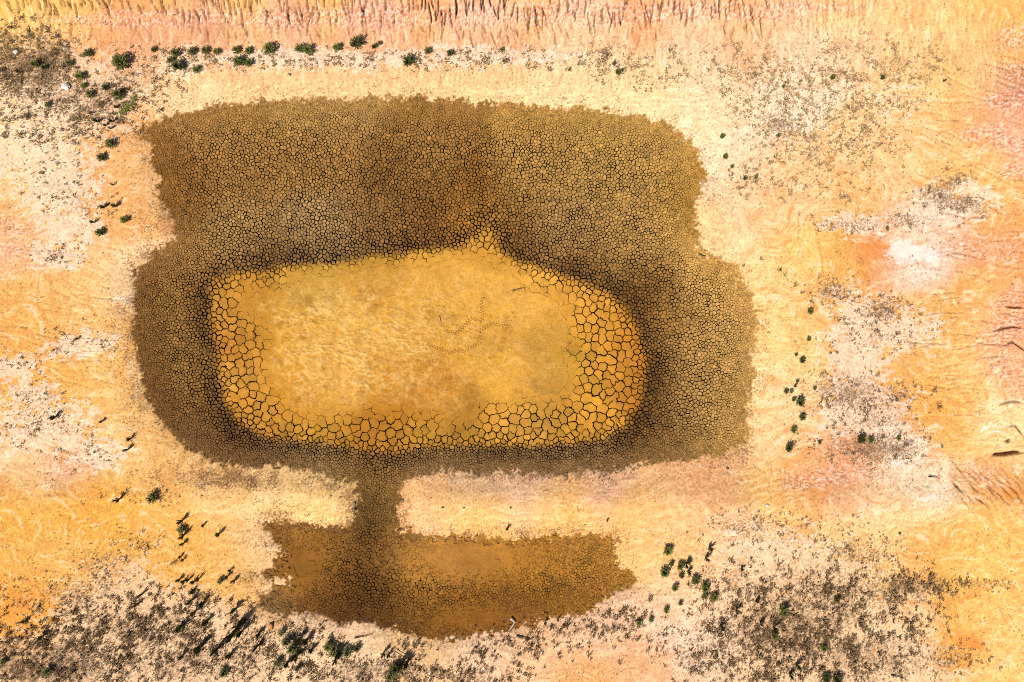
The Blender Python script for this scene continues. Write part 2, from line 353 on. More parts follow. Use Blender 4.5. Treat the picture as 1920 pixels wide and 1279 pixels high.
    lm2 = ss(.58, .84, np.maximum(li * .85, .30 * cm) + fbm(px / 3.0, py / 3.0, 2, 65) * .9) * np.maximum(ss(.05, .3, li), .8 * cm)
    topl = ss(340, 120, px) * ss(300, 200, py)
    lc = alb((150, 117, 86)); lo = alb((146, 106, 56))
    cl = mix(np.broadcast_to(lc, c.shape), lo, topl)
    lw = (.55 + .25 * topl)[..., None] * lm[..., None]
    c = c * (1 - lw) + cl * lw
    c = mix(c, alb((96, 72, 52)), .62 * lm2)
    rel += .022 * lm
    # loose brown crumbs
    cb = samp(crumb, ex, ey)
    near = ss(64, -4, samp(sd_pond, px, py))
    k = cb + .60 * near
    cs = fbm(px / 3.1, py / 3.1, 3, 69, .75) + .6 * mid
    c = mix(c, alb((139, 92, 48)), .75 * ss(.50, .80, k * .62 + cs * .85))
    return c, rel, cm, lm

# ------------------------------------------------------------------ ground sheet
def axis(lo, hi, step, flo, fhi, fstep, far):
    a = list(np.arange(lo, flo, step)) + list(np.arange(flo, fhi, fstep)) + list(np.arange(fhi, hi + step, step))
    up = []; v = a[-1]; d = step
    while v < far:
        d *= 1.18; v += d; up.append(v)
    dn = []; v = a[0]; d = step
    while v > -far:
        d *= 1.18; v -= d; dn.append(v)
    return np.array(dn[::-1] + a + up, np.float64)
xs = axis(-30.2, 30.2, 0.062, -5.1, 0.4, 0.036, 260)
ys = axis(-20.6, 20.6, 0.062, -0.9, 2.6, 0.036, 260)
WX, WY = np.meshgrid(xs, ys)
PX, PY = pix_of(WX.astype(F32), WY.astype(F32))
c_land, rel, cm, lm = landcol(PX, PY)
edge_n = fbm(PX / 16, PY / 16, 4, 73, .6)
edge_f = fbm(PX / 5, PY / 5, 2, 75)
sp = samp(sd_pond, PX, PY); sb = samp(sd_bed, PX, PY); sf = sflat(PX, PY)
spw = sp + 18 * edge_n + 9 * edge_f
c_mud = mudcol(PX, PY)
far_fade = ss(150, 330, np.hypot(np.maximum(np.abs(PX - 960) - 960, 0), np.maximum(np.abs(PY - 640) - 640, 0)))

# bed surface: stains, wrinkles, drag marks
stain = fbm(PX / 30, PY / 24, 5, 77, .62)
stain2 = .7 * fbm(PX / 60, PY / 48, 4, 79, .6) + .6 * stain
wr = 1 - np.abs(fbm((PX + 12 * stain + PY * .3) / 26, (PY + 14 * stain) / 17, 3, 81, .55)) * 3.0
wr = np.clip(wr, 0, 1) ** 3
wrm = np.exp(-(((PX - 650) / 190.) ** 2 + ((PY - 650) / 110.) ** 2)) + .28
g1 = fbm(PX / 3.4, PY / 3.4, 3, 85, .6)
c_bed = c_mud * (1 + .34 * g1 + .22 * stain)[..., None]
c_bed = mix(c_bed, alb((150, 102, 32)), .55 * ss(.10, .42, stain2 + .35 * g1))
olive = np.exp(-(((PX - 1030) / 30.) ** 2 + ((PY - 720) / 40.) ** 2)) + .8 * np.exp(-(((PX - 610) / 50.) ** 2 + ((PY - 555) / 22.) ** 2)) + .6 * np.exp(-(((PX - 1010) / 36.) ** 2 + ((PY - 655) / 26.) ** 2))
c_bed = mix(c_bed, alb((168, 138, 62)), .5 * np.clip(olive, 0, 1) * ss(-.3, .3, stain))
c_bed = mix(c_bed, alb((248, 202, 108)), .48 * ss(0, -36, sf) * wr * np.clip(wrm, 0, 1) * ss(.35, -.1, stain))
vn = np.clip(1 - np.abs(fbm((PX - 10 * stain) / 34, (PY + 8 * g1) / 34, 3, 151, .6)) * 5.5, 0, 1) ** 2
c_bed = mix(c_bed, alb((250, 208, 122)), .42 * vn * np.clip(wrm, 0, 1))
vq = np.clip(1 - np.abs(fbm((PX + .5 * PY + 16 * stain) / 40, (PY - .3 * PX + 18 * stain2) / 20, 4, 195, .55)) * 8.0, 0, 1)
vq = vq * ss(0, -36, sf) * ss(-.05, .35, fbm(PX / 50, PY / 50, 3, 197) + .25 * wrm)
c_bed = mix(c_bed, alb((252, 214, 128)), .55 * vq * np.clip(wrm + .1, 0, 1))
wrm = wrm * ss(0, -36, sf)
rel_bed = .030 * vq * wrm + .034 * wr * wrm + .016 * g1 + .03 * stain

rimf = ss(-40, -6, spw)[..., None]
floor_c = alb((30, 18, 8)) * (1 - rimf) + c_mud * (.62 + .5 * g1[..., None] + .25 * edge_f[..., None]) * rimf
inpond = ss(3, -5, spw)
inflat = ss(3, -3, sf + 3 * edge_f)
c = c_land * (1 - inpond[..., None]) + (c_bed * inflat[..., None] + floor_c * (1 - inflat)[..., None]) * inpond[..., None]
# thin rim where the last crumbly mud grades into bare earth
depth = 0.09 * ss(-16, -46, spw) + 0.035 * ss(4, -6, spw)
depth = depth * ss(-1, 11, sf) + (-0.004) * ss(2, -3, sf)
Z = samp(hz, PX, PY) - depth
Z = Z + rel * (1 - inpond) * (1 - far_fade) + rel_bed * inflat * ss(0, -8, sf)

# ------------------------------------------------------------------ rills, gullies and footprints cut into the sheet
rng = random.Random(11)
def cut(pts, width, depth_m, dark=0.0, shade_damp=(52, 30, 18)):
    """carve a V-shaped channel along plan points; width in px"""
    P = np.array(pts, F32)
    x0, y0 = P.min(0) - width * 2 - 4; x1, y1 = P.max(0) + width * 2 + 4
    cxs = np.array([(x0 - 960) * S * .99, (x1 - 960) * S * 1.01]); cys = np.array([(639.5 - y1) * S, (639.5 - y0) * S])
    pad = 1.2
    i0, i1 = np.searchsorted(xs, [min(cxs) - pad, max(cxs) + pad]); j0, j1 = np.searchsorted(ys, [min(cys) - pad, max(cys) + pad])
    if i1 <= i0 or j1 <= j0: return
    X = PX[j0:j1, i0:i1]; Y = PY[j0:j1, i0:i1]
    best = np.full(X.shape, 1e9, F32); wd = np.zeros(X.shape, F32)
    n = len(P) - 1
    for k in range(n):
        (ax, ay), (bx, by) = P[k], P[k + 1]
        ex, ey = bx - ax, by - ay
        t = np.clip(((X - ax) * ex + (Y - ay) * ey) / (ex * ex + ey * ey + 1e-6), 0, 1)
        d = np.hypot(X - ax - t * ex, Y - ay - t * ey)
        u = (k + t) / n
        w = np.clip(np.minimum(u * 5, (1 - u) * 3), 0, 1)
        m = d < best
        best = np.where(m, d, best); wd = np.where(m, w, wd)
    prof = np.clip(1 - best / (width * (0.35 + .65 * wd)), 0, 1) * wd
    Z[j0:j1, i0:i1] -= depth_m * prof
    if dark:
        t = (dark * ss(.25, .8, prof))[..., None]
        c[j0:j1, i0:i1] = c[j0:j1, i0:i1] * (1 - t) + alb(shade_damp) * t  # shade of the channel bottom, painted into the earth colour
def wander(x, y, ang, length, step, wob):
    pts = [(x, y)]; a = ang
    for _ in range(int(length / step)):
        a += rng.uniform(-wob, wob); a += (ang - a) * .35
        x += math.cos(a) * step; y += math.sin(a) * step
        pts.append((x, y))
    return pts
x = -30.0
while x < 1640:
    x += rng.uniform(4, 10)
    f = min(1, max(0, x / 900.0))
    ang = R(73 + 17 * f + rng.uniform(-5, 6))
    strong = 1.0 if x < 1440 else 0.45
    L = rng.uniform(26, 58) + (10 if x > 350 else -8)
    y0 = rng.uniform(-30, 14) if x > 260 else rng.uniform(-30, 4)
    wv = rng.uniform(1.8, 2.4)
    cut(wander(x, y0, ang, L, 8, .35), wv, rng.uniform(.12, .26) * strong, .8 * strong)
    if rng.random() < .55:
        cut(wander(x + rng.uniform(-6, 6), rng.uniform(26, 60), R(rng.uniform(60, 108)), rng.uniform(18, 46), 7, .4), 2.6, rng.uniform(.05, .13) * strong, .4 * strong)
    if rng.random() < .6:
        cut(wander(x + rng.uniform(-6, 6), rng.uniform(-30, 30), ang, rng.uniform(10, 24), 6, .4), 2.2, .08 * strong, .3)
for _ in range(120):                       # soft run-off grooves on the bank between embankment and pond
    xx = rng.uniform(320, 1300); cut(wander(xx, rng.uniform(118, 150), R(rng.uniform(82, 118)), rng.uniform(20, 46), 8, .25), rng.uniform(2.6, 4.5), rng.uniform(.02, .05))
for _ in range(170):                       # grooves of the right-hand slope, draining to the left
    yy = rng.uniform(120, 840); xx = rng.uniform(1760, 1960)
    cut(wander(xx, yy, R(180 + (yy - 560) * -.04 + rng.uniform(-9, 9)), rng.uniform(30, 110), 9, .3), rng.uniform(2.2, 3.6), rng.uniform(.02, .07), .06)
for _ in range(60):
    xx = rng.uniform(1780, 1960); yy = rng.uniform(870, 930)
    cut(wander(xx, yy, R(48 + rng.uniform(-12, 12)), rng.uniform(20, 60), 7, .3), rng.uniform(2.4, 3.6), rng.uniform(.05, .12), .2)
for _ in range(90):
    xx = rng.uniform(1280, 1780); yy = rng.uniform(872, 912)
    cut(wander(xx, yy, R(70 + rng.uniform(-25, 25)), rng.uniform(8, 26), 5, .3), 2.4, rng.uniform(.02, .05), .1)
for pts in ([(1930,846),(1905,848),(1885,851),(1868,852),(1858,855)], [(1925,822),(1905,797),(1885,800)], [(1925,755),(1900,752),(1880,757),(1870,760)],
            [(1925,616),(1900,612),(1878,616),(1850,624)], [(1925,576),(1902,576),(1880,573)], [(1930,662),(1900,640),(1880,650)]):
    cut(pts, 5.0 if pts[0][1] == 846 else 3.4, .45 if pts[0][1] == 846 else .2, .6)
for _ in range(110):                       # grooves on the left bank
    yy = rng.uniform(430, 1000); xx = rng.uniform(-30, 200)
    cut(wander(xx, yy, R(rng.uniform(-6, 24)), rng.uniform(30, 120), 10, .2), rng.uniform(2.4, 4), rng.uniform(.015, .04))

def trail(pts, step, off, jit):
    out = []; d = 0; side = 1
    for (ax, ay), (bx, by) in zip(pts, pts[1:]):
        L = math.hypot(bx - ax, by - ay); ux, uy = (bx - ax) / L, (by - ay) / L
        while d < L:
            out.append((ax + ux * d - uy * off * side + rng.uniform(-jit, jit), ay + uy * d + ux * off * side + rng.uniform(-jit, jit)))
            side = -side; d += step
        d -= L
    return out
prints = trail([(802,645),(818,650),(834,658),(846,661),(858,656),(868,659),(880,654),(892,648),(900,640),(901,628),(899,620),(910,614),(922,606),(936,609),(950,612),(962,611)], 2.7, 1.7, .35)
prints += trail([(836,618),(842,624),(850,625),(862,620),(872,610),(880,600),(888,596),(896,602),(904,602),(905,588),(903,574),(904,562),(907,556)], 2.7, 1.6, .35)
prints += [(961,585),(963,587),(966,594),(959,600),(921,592)]
for (fx, fy) in prints:
    wxp = (fx - 960) * S; wyp = (639.5 - fy) * S
    i0, i1 = np.searchsorted(xs, [wxp - .35, wxp + .35]); j0, j1 = np.searchsorted(ys, [wyp - .35, wyp + .35])
    d = np.hypot(PX[j0:j1, i0:i1] - fx, PY[j0:j1, i0:i1] - fy)
    pr = np.clip(1 - d / 1.9, 0, 1)
    Z[j0:j1, i0:i1] -= .05 * ss(0, .7, pr)
    Z[j0:j1, i0:i1] += .012 * np.exp(-((d - 2.6) / .8) ** 2)
    t = (.55 * ss(.1, .6, pr))[..., None]
    c[j0:j1, i0:i1] = c[j0:j1, i0:i1] * (1 - t) + alb((70, 42, 14)) * t

c = np.clip(c, 0.004, 0.62).astype(F32)

# ------------------------------------------------------------------ materials
def earth_material(name, grain=0.30, bump=0.35, scale=11.0, rough=0.95):
    m = bpy.data.materials.new(name); m.use_nodes = True
    nt = m.node_tree; b = nt.nodes['Principled BSDF']
    b.inputs['Roughness'].default_value = rough
    b.inputs['Specular IOR Level'].default_value = 0.15
    at = nt.nodes.new('ShaderNodeAttribute'); at.attribute_name = 'Col'
    geo = nt.nodes.new('ShaderNodeNewGeometry')
    n1 = nt.nodes.new('ShaderNodeTexNoise'); n1.inputs['Scale'].default_value = scale; n1.inputs['Detail'].default_value = 5; n1.inputs['Roughness'].default_value = .68
    n2 = nt.nodes.new('ShaderNodeTexNoise'); n2.inputs['Scale'].default_value = scale * .23; n2.inputs['Detail'].default_value = 4
    nt.links.new(geo.outputs['Position'], n1.inputs['Vector']); nt.links.new(geo.outputs['Position'], n2.inputs['Vector'])
    mr = nt.nodes.new('ShaderNodeMapRange'); mr.inputs[1].default_value = .25; mr.inputs[2].default_value = .75
    mr.inputs[3].default_value = 1 - grain; mr.inputs[4].default_value = 1 + grain
    nt.links.new(n1.outputs[0], mr.inputs[0])
    mr2 = nt.nodes.new('ShaderNodeMapRange'); mr2.inputs[1].default_value = .3; mr2.inputs[2].default_value = .7
    mr2.inputs[3].default_value = .9; mr2.inputs[4].default_value = 1.1
    nt.links.new(n2.outputs[0], mr2.inputs[0])
    mu = nt.nodes.new('ShaderNodeMath'); mu.operation = 'MULTIPLY'
    nt.links.new(mr.outputs[0], mu.inputs[0]); nt.links.new(mr2.outputs[0], mu.inputs[1])
    vm = nt.nodes.new('ShaderNodeVectorMath'); vm.operation = 'SCALE'
    nt.links.new(at.outputs['Color'], vm.inputs[0]); nt.links.new(mu.outputs[0], vm.inputs['Scale'])
    nt.links.new(vm.outputs[0], b.inputs['Base Color'])
    bp = nt.nodes.new('ShaderNodeBump'); bp.inputs['Strength'].default_value = bump; bp.inputs['Distance'].default_value = .05
    nt.links.new(n1.outputs[0], bp.inputs['Height']); nt.links.new(bp.outputs[0], b.inputs['Normal'])
    return m
M_GROUND = earth_material('bare_earth', .22, .5, 9.0)
M_PLATE = earth_material('dried_mud', .20, .35, 12.0)

def plant_material(name, rgb, var=.35, rough=.7, hue=None):
    m = bpy.data.materials.new(name); m.use_nodes = True
    nt = m.node_tree; b = nt.nodes['Principled BSDF']
    b.inputs['Roughness'].default_value = rough; b.inputs['Specular IOR Level'].default_value = .25
    oi = nt.nodes.new('ShaderNodeObjectInfo'); geo = nt.nodes.new('ShaderNodeNewGeometry')
    no = nt.nodes.new('ShaderNodeTexNoise'); no.inputs['Scale'].default_value = 7
    nt.links.new(geo.outputs['Position'], no.inputs['Vector'])
    ad = nt.nodes.new('ShaderNodeMath'); ad.operation = 'ADD'
    nt.links.new(oi.outputs['Random'], ad.inputs[0]); nt.links.new(no.outputs[0], ad.inputs[1])
    mr = nt.nodes.new('ShaderNodeMapRange'); mr.inputs[1].default_value = .3; mr.inputs[2].default_value = 1.7
    nt.links.new(ad.outputs[0], mr.inputs[0])
    mx = nt.nodes.new('ShaderNodeMix'); mx.data_type = 'RGBA'
    nt.links.new(mr.outputs[0], mx.inputs[0])
    mx.inputs[6].default_value = tuple(v * (1 - var) for v in rgb) + (1,)
    mx.inputs[7].default_value = tuple(v * (1 + var) for v in (hue or rgb)) + (1,)
    nt.links.new(mx.outputs[2], b.inputs['Base Color'])
    return m
M_LEAF = plant_material('shrub_leaf', (.040, .050, .008), .45, .6, (.095, .098, .015))
M_STEM = plant_material('shrub_stem', (.10, .065, .035))
M_GRASS = plant_material('green_grass', (.030, .042, .009), .4, .6, (.06, .068, .015))
M_DRY = plant_material('dry_twigs', (.062, .036, .017), .5, .85, (.12, .072, .032))
M_TAN = plant_material('tan_twigs', (.17, .10, .045), .5, .85, (.20, .13, .06))
M_GREY = plant_material('grey_twigs', (.150, .092, .048), .55, .9)
M_BLEACH = plant_material('bleached_wood', (.42, .40, .36), .2, .8)
M_WOOD = plant_material('dark_wood', (.045, .032, .022), .3, .85)
M_STONE = plant_material('stone', (.12, .085, .055), .5, .9)
M_PALESTONE = plant_material('pale_stone', (.40, .37, .32), .2, .9)
M_RUST = plant_material('rusty_stone', (.36, .16, .045), .25, .9)

# ------------------------------------------------------------------ mesh helpers
def mesh_from(name, verts, faces, mat=None, colour=None, smooth=False):
    me = bpy.data.meshes.new(name)
    me.from_pydata(verts, [], faces)
    if mat: me.materials.append(mat)
    if colour is not None:
        a = me.color_attributes.new('Col', 'FLOAT_COLOR', 'POINT')
        cc = np.ones((len(verts), 4), F32); cc[:, :3] = colour
        a.data.foreach_set('color', cc.ravel())
    if smooth: me.polygons.foreach_set('use_smooth', [True] * len(me.polygons))
    me.update()
    return me
def obj(name, me, parent=None, loc=(0, 0, 0), **props):
    o = bpy.data.objects.new(name, me)
    COL.objects.link(o)
    o.location = loc
    if parent: o.parent = parent
    for k, v in props.items(): o[k] = v
    return o

def grid_mesh(name, X, Y, Zv, colour, mat):
    ny, nx = X.shape
    me = bpy.data.meshes.new(name)
    nv = nx * ny; nf = (nx - 1) * (ny - 1)
    co = np.stack([X, Y, Zv], -1).astype(F32).ravel()
    idx = np.arange(nv, dtype=np.int32).reshape(ny, nx)
    q = np.stack([idx[:-1, :-1], idx[:-1, 1:], idx[1:, 1:], idx[1:, :-1]], -1).reshape(-1)
    me.vertices.add(nv); me.vertices.foreach_set('co', co)
    me.loops.add(nf * 4); me.loops.foreach_set('vertex_index', q)
    me.polygons.add(nf); me.polygons.foreach_set('loop_start', np.arange(0, nf * 4, 4, dtype=np.int32))
    me.polygons.foreach_set('use_smooth', np.ones(nf, bool))
    me.update(calc_edges=True)
    a = me.color_attributes.new('Col', 'FLOAT_COLOR', 'POINT')
    cc = np.ones((nv, 4), F32); cc[:, :3] = colour.reshape(-1, 3)
    a.data.foreach_set('color', cc.ravel())
    me.materials.append(mat)
    return me
ground = obj('ground', grid_mesh('ground', WX, WY, Z, c, M_GROUND), kind='structure')

def gz(x, y):
    i = np.clip(np.searchsorted(xs, x) - 1, 0, len(xs) - 2); j = np.clip(np.searchsorted(ys, y) - 1, 0, len(ys) - 2)
    a = (x - xs[i]) / (xs[i + 1] - xs[i]); b = (y - ys[j]) / (ys[j + 1] - ys[j])
    return (Z[j, i] * (1 - a) + Z[j, i + 1] * a) * (1 - b) + (Z[j + 1, i] * (1 - a) + Z[j + 1, i + 1] * a) * b
def place(px, py):
    """world point on the land that is seen at a photo pixel"""
    x = (px - 960) * S; y = (639.5 - py) * S
    x0, y0 = x, y
    for _ in range(3):
        z = gz(x, y); k = (HCAM - z) / HCAM
        x, y = x0 * k, y0 * k
    return x, y, z

# ------------------------------------------------------------------ cracked mud: one plate per cell of the crack net
def spacing(px, py):
    sb_ = samp(sd_bed, px, py); sp_ = samp(sd_pond, px, py); sf_ = sflat(px, py)
    n = fbm(px / 70, py / 70, 3, 91)
    ring = 7.8 + 10.5 * ss(0, 34, -sb_)
    n = n + .8 * fbm(px / 26, py / 26, 2, 191)
    out = 3.5 + 2.7 * ss(6, 90, -sp_) * (1 + .45 * n) + .8 * ss(40, 4, sb_)
    left = ss(420, 330, px) * ss(400, 470, py)
    out = out - .5 * left
    low = ss(960, 1010, py)
    out = np.where(low > .5, 4.0 + 1.2 * ss(20, 70, -sp_) + 1.6 * np.exp(-((px - 720) / 60.) ** 2), out)
    return np.where(sb_ < 0, ring, np.clip(out, 3.4, 10)).astype(F32)
rs = np.random.RandomState(5)
N_C = 340000
cand = np.stack([rs.uniform(225, 1450, N_C), rs.uniform(165, 1215, N_C)], -1).astype(F32)
cs_p = samp(sd_pond, cand[:, 0], cand[:, 1]); cs_f = sflat(cand[:, 0], cand[:, 1])
cand = cand[(cs_p < 26) & (cs_f > -34)]
rad = spacing(cand[:, 0], cand[:, 1]) * (.62 + .60 * rs.rand(len(cand)))
cellsz = 5.0
occ = {}; sites = []
cl_ = cand.tolist(); rl_ = rad.tolist()
for (x, y), r in zip(cl_, rl_):
    i, j = int(x / cellsz), int(y / cellsz); k = int(r / cellsz) + 1
    ok = True; r2 = r * r
    for a in range(i - k, i + k + 1):
        for b in range(j - k, j + k + 1):
            for (qx, qy) in occ.get((a, b), ()):
                if (qx - x) ** 2 + (qy - y) ** 2 < r2: ok = False; break
            if not ok: break
        if not ok: break
    if ok:
        occ.setdefault((i, j), []).append((x, y)); sites.append((x, y))
sites = np.array(sites, np.float64)
res = delaunay_2d_cdt([Vector(p) for p in sites.tolist()], [], [], 0, 1e-6)
tri = np.array(res[2], np.int64); V = np.array([tuple(v) for v in res[0]])
A, B, C3 = V[tri[:, 0]], V[tri[:, 1]], V[tri[:, 2]]
dd = 2 * (A[:, 0] * (B[:, 1] - C3[:, 1]) + B[:, 0] * (C3[:, 1] - A[:, 1]) + C3[:, 0] * (A[:, 1] - B[:, 1]))
dd = np.where(np.abs(dd) < 1e-9, 1e-9, dd)
a2, b2, c2 = (A ** 2).sum(1), (B ** 2).sum(1), (C3 ** 2).sum(1)
CC = np.stack([(a2 * (B[:, 1] - C3[:, 1]) + b2 * (C3[:, 1] - A[:, 1]) + c2 * (A[:, 1] - B[:, 1])) / dd,
               (a2 * (C3[:, 0] - B[:, 0]) + b2 * (A[:, 0] - C3[:, 0]) + c2 * (B[:, 0] - A[:, 0])) / dd], -1)
# pull net points slightly towards the triangle centre so that no sliver edges appear
cen = (A + B + C3) / 3
CC = CC * .72 + cen * .28
tv = [[] for _ in range(len(V))]
for t, (i, j, k) in enumerate(tri.tolist()):
    tv[i].append(t); tv[j].append(t); tv[k].append(t)
ccx, ccy = CC[:, 0].astype(F32), CC[:, 1].astype(F32)
def crack_width(x, y, n_rand):
    """full crack width in px and chance of being open"""
    sb_ = samp(sd_bed, x, y); sp_ = samp(sd_pond, x, y) + 18 * fbm(x / 16, y / 16, 4, 73, .6); sf_ = sflat(x, y)
    shade_damp = np.exp(-((sb_ - 10) / 24.) ** 2)
    w_out = .8 + .7 * ss(8, 90, -sp_) + 0.55 * shade_damp
    w_out = w_out * (1 + .3 * fbm(x / 80, y / 80, 3, 95))
    low = ss(960, 1010, y); left = ss(400, 320, x) * ss(400, 470, y)
    w_out = w_out * (1 - .30 * low * ss(770, 840, x)) 
    midlow = np.clip(np.exp(-(((x - 870) / 150.) ** 2 + ((y - 1050) / 44.) ** 2)) + np.exp(-(((x - 560) / 60.) ** 2 + ((y - 1060) / 60.) ** 2)) + .7 * np.exp(-(((x - 900) / 140.) ** 2 + ((y - 1160) / 26.) ** 2)), 0, 1)
    w_out *= (1 - .75 * midlow)
    w_in = 1.35 * ss(-4, 44, sf_) + .42
    openp = ss(-9, 30, sf_ + 9 * fbm(x / 40, y / 40, 2, 99))
    w = np.where(sb_ < 0, w_in, w_out)
    w = w * (.6 + .8 * n_rand)
    return w, np.where(sb_ < 0, openp, 1.0 - .72 * midlow)
rnd = rs.rand(len(CC)).astype(F32); rnd2 = rs.rand(len(CC)).astype(F32)
vw, vop = crack_width(ccx, ccy, rnd)
# a coarser net of main cracks runs through the fine one
gx_, gy_ = sites[:, 0] / 27.0, sites[:, 1] / 27.0
wob_ = fbm(sites[:, 0].astype(F32) / 20, sites[:, 1].astype(F32) / 20, 2, 111)
gx_ = gx_ + .3 * wob_; bi, bj = np.floor(gx_).astype(int), np.floor(gy_).astype(int)
bestd = np.full(len(sites), 1e9); coarse = np.zeros(len(sites), np.int64)
for da in (-1, 0, 1):
    for db in (-1, 0, 1):
        a_, b_ = bi + da, bj + db
        hsh = (a_ * 7919 + b_ * 104729) & 1023
        jx, jy = a_ + _perm[hsh] / 1023.0, b_ + _perm[(hsh + 517) & 1023] / 1023.0
        d_ = (gx_ - jx) ** 2 + (gy_ - jy) ** 2
        m_ = d_ < bestd
        bestd = np.where(m_, d_, bestd); coarse = np.where(m_, a_ * 4096 + b_, coarse)
ct = coarse[np.minimum(tri, len(sites) - 1)]
main_ = ~((ct[:, 0] == ct[:, 1]) & (ct[:, 1] == ct[:, 2]))
vw = vw * np.where(samp(sd_bed, ccx, ccy) < 0, 1.0, np.where(main_, 1.12, .80))
vw = np.where(rnd2 < vop, vw, 0.0)
bedv = samp(sd_bed, ccx, ccy)
edge_cache = {}
erng = random.Random(3)
hzl = hz
def edge_points(t0, t1, nsub):
    key = (t0, t1) if t0 < t1 else (t1, t0)
    e = edge_cache.get(key)
    if e is None:
        (x0, y0), (x1, y1) = CC[key[0]], CC[key[1]]
        L = math.hypot(x1 - x0, y1 - y0); nx, ny = -(y1 - y0), x1 - x0
        w0, w1 = vw[key[0]], vw[key[1]]
        pts = []
        closed = bedv[key[0]] < -4 and erng.random() < .12
        for q in range(1, nsub):
            t = q / nsub + erng.uniform(-.08, .08); d = erng.gauss(0, .075)
            w = w0 * (1 - t) + w1 * t
            if closed: w = 0.0
            elif w0 > 0 and w1 > 0: w = max(w * erng.uniform(.75, 1.2), 0)
            pts.append((x0 + (x1 - x0) * t + nx * d, y0 + (y1 - y0) * t + ny * d, w))
        e = pts; edge_cache[key] = e
    return e if t0 < t1 else e[::-1]

site_sp = samp(sd_pond, sites[:, 0].astype(F32), sites[:, 1].astype(F32))
site_en = fbm(sites[:, 0].astype(F32) / 16, sites[:, 1].astype(F32) / 16, 4, 73, .6)
site_sf = sflat(sites[:, 0].astype(F32), sites[:, 1].astype(F32))
site_sb = samp(sd_bed, sites[:, 0].astype(F32), sites[:, 1].astype(F32))
def vw_any(o): return max(p[2] for p in o) > .5
def notched(o, cx, cy, r):
    """dead-end cracks that run from the rim part of the way into a plate"""
    m = len(o); res_ = []
    ks = set(erng.sample(range(m), min(m, erng.choice((1, 1, 2)))))
    for q, (x, y, w) in enumerate(o):
        if q in ks and w > .5:
            (xp, yp, _), (xn, yn, _) = o[q - 1], o[(q + 1) % m]
            tx, ty = xn - xp, yn - yp; tl_ = math.hypot(tx, ty) + 1e-6; tx /= tl_; ty /= tl_
            g = min(.7 * min(w, 1.8) * .5 + .2, tl_ * .2)
            dx, dy = cx - x, cy - y; L = erng.uniform(.3, .62); b = erng.uniform(-.22, .22)
            mx_, my_ = x + dx * L * .5 - dy * b * .5, y + dy * L * .5 + dx * b * .5
            ex_, ey_ = x + dx * L - dy * b * .2, y + dy * L + dx * b * .2
            res_ += [(x - tx * g, y - ty * g, w), (mx_ - tx * g * .6, my_ - ty * g * .6, .3), (ex_, ey_, .2), (mx_ + tx * g * .6, my_ + ty * g * .6, .3), (x + tx * g, y + ty * g, w)]
        else: res_.append((x, y, w))
    return res_
cells = []
for s in range(len(sites)):
    tl = tv[s]
    if len(tl) < 3: continue
    spw_s = site_sp[s] + 18 * site_en[s]
    if spw_s > 5: continue
    keep = 1.0 if spw_s < -18 else (5 - spw_s) / 23.0 * .7 + .3
    if erng.random() > keep: continue
    if site_sf[s] < -22: continue
    sx_, sy_ = sites[s]
    tl = sorted(tl, key=lambda t: math.atan2(CC[t, 1] - sy_, CC[t, 0] - sx_))
    r = max(math.hypot(CC[t, 0] - sx_, CC[t, 1] - sy_) for t in tl)
    if r > 40: continue
    big = site_sb[s] < 0
    nsub = 4 if (big and r > 11) else (3 if r > 7 else 2)
    ring = []
    n = len(tl)
    for q in range(n):
        t0, t1 = tl[q], tl[(q + 1) % n]
        ring.append((CC[t0, 0], CC[t0, 1], vw[t0]))
        key_n = 4 if (bedv[t0] < 0 and bedv[t1] < 0) else 2
        ring += edge_points(t0, t1, key_n)
    m = len(ring)
    out = []
    for q in range(m):
        x, y, w = ring[q]; xp, yp, _ = ring[q - 1]; xn, yn, _ = ring[(q + 1) % m]
        e1x, e1y = x - xp, y - yp; e2x, e2y = xn - x, yn - y
        l1 = math.hypot(e1x, e1y) + 1e-6; l2 = math.hypot(e2x, e2y) + 1e-6
        n1x, n1y = -e1y / l1, e1x / l1; n2x, n2y = -e2y / l2, e2x / l2
        bx, by = n1x + n2x, n1y + n2y; bl = math.hypot(bx, by) + 1e-6
        bx /= bl; by /= bl
        k = max(.55, bx * n1x + by * n1y)
        h = min(w * .5 / k, .42 * math.hypot(x - sx_, y - sy_))
        out.append((x + bx * h, y + by * h, w))
    if big and r > 8 and vw_any(out) and erng.random() < .5:
        out = notched(out, sx_, sy_, r)
        m = len(out)
    area = .5 * abs(sum(out[q][0] * out[(q + 1) % m][1] - out[(q + 1) % m][0] * out[q][1] for q in range(m)))
    cells.append((s, area, out))
print('cells', len(cells))

# heights and colours for every ring point at once
flat_pts = np.array([p for _, _, o in cells for p in o], F32)
fz = samp(hz, flat_pts[:, 0], flat_pts[:, 1])
kk = (HCAM - fz) / HCAM
fwx = (flat_pts[:, 0] - 960) * S * kk; fwy = (639.5 - flat_pts[:, 1]) * S * kk
fcol = mudcol(flat_pts[:, 0], flat_pts[:, 1])
fst = fbm(flat_pts[:, 0] / 30, flat_pts[:, 1] / 24, 5, 77, .62)
fcol = fcol * (1 + .16 * np.clip(fst, -1, 1) * (samp(sd_bed, flat_pts[:, 0], flat_pts[:, 1]) < 0))[:, None]
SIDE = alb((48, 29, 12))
order = sorted(range(len(cells)), key=lambda i: -cells[i][1])
cen_ok = [i for i in order if site_sf[cells[i][0]] > 4]
singles = set(cen_ok[:300])
pond_bed = bpy.data.objects.new('pond_bed', None)
COL.objects.link(pond_bed)
pond_bed['kind'] = 'structure'
prng = random.Random(21)
mv, mf, mc = [], [], []
off = 0
starts = []
for (s, area, o) in cells:
    starts.append(off); off += len(o)
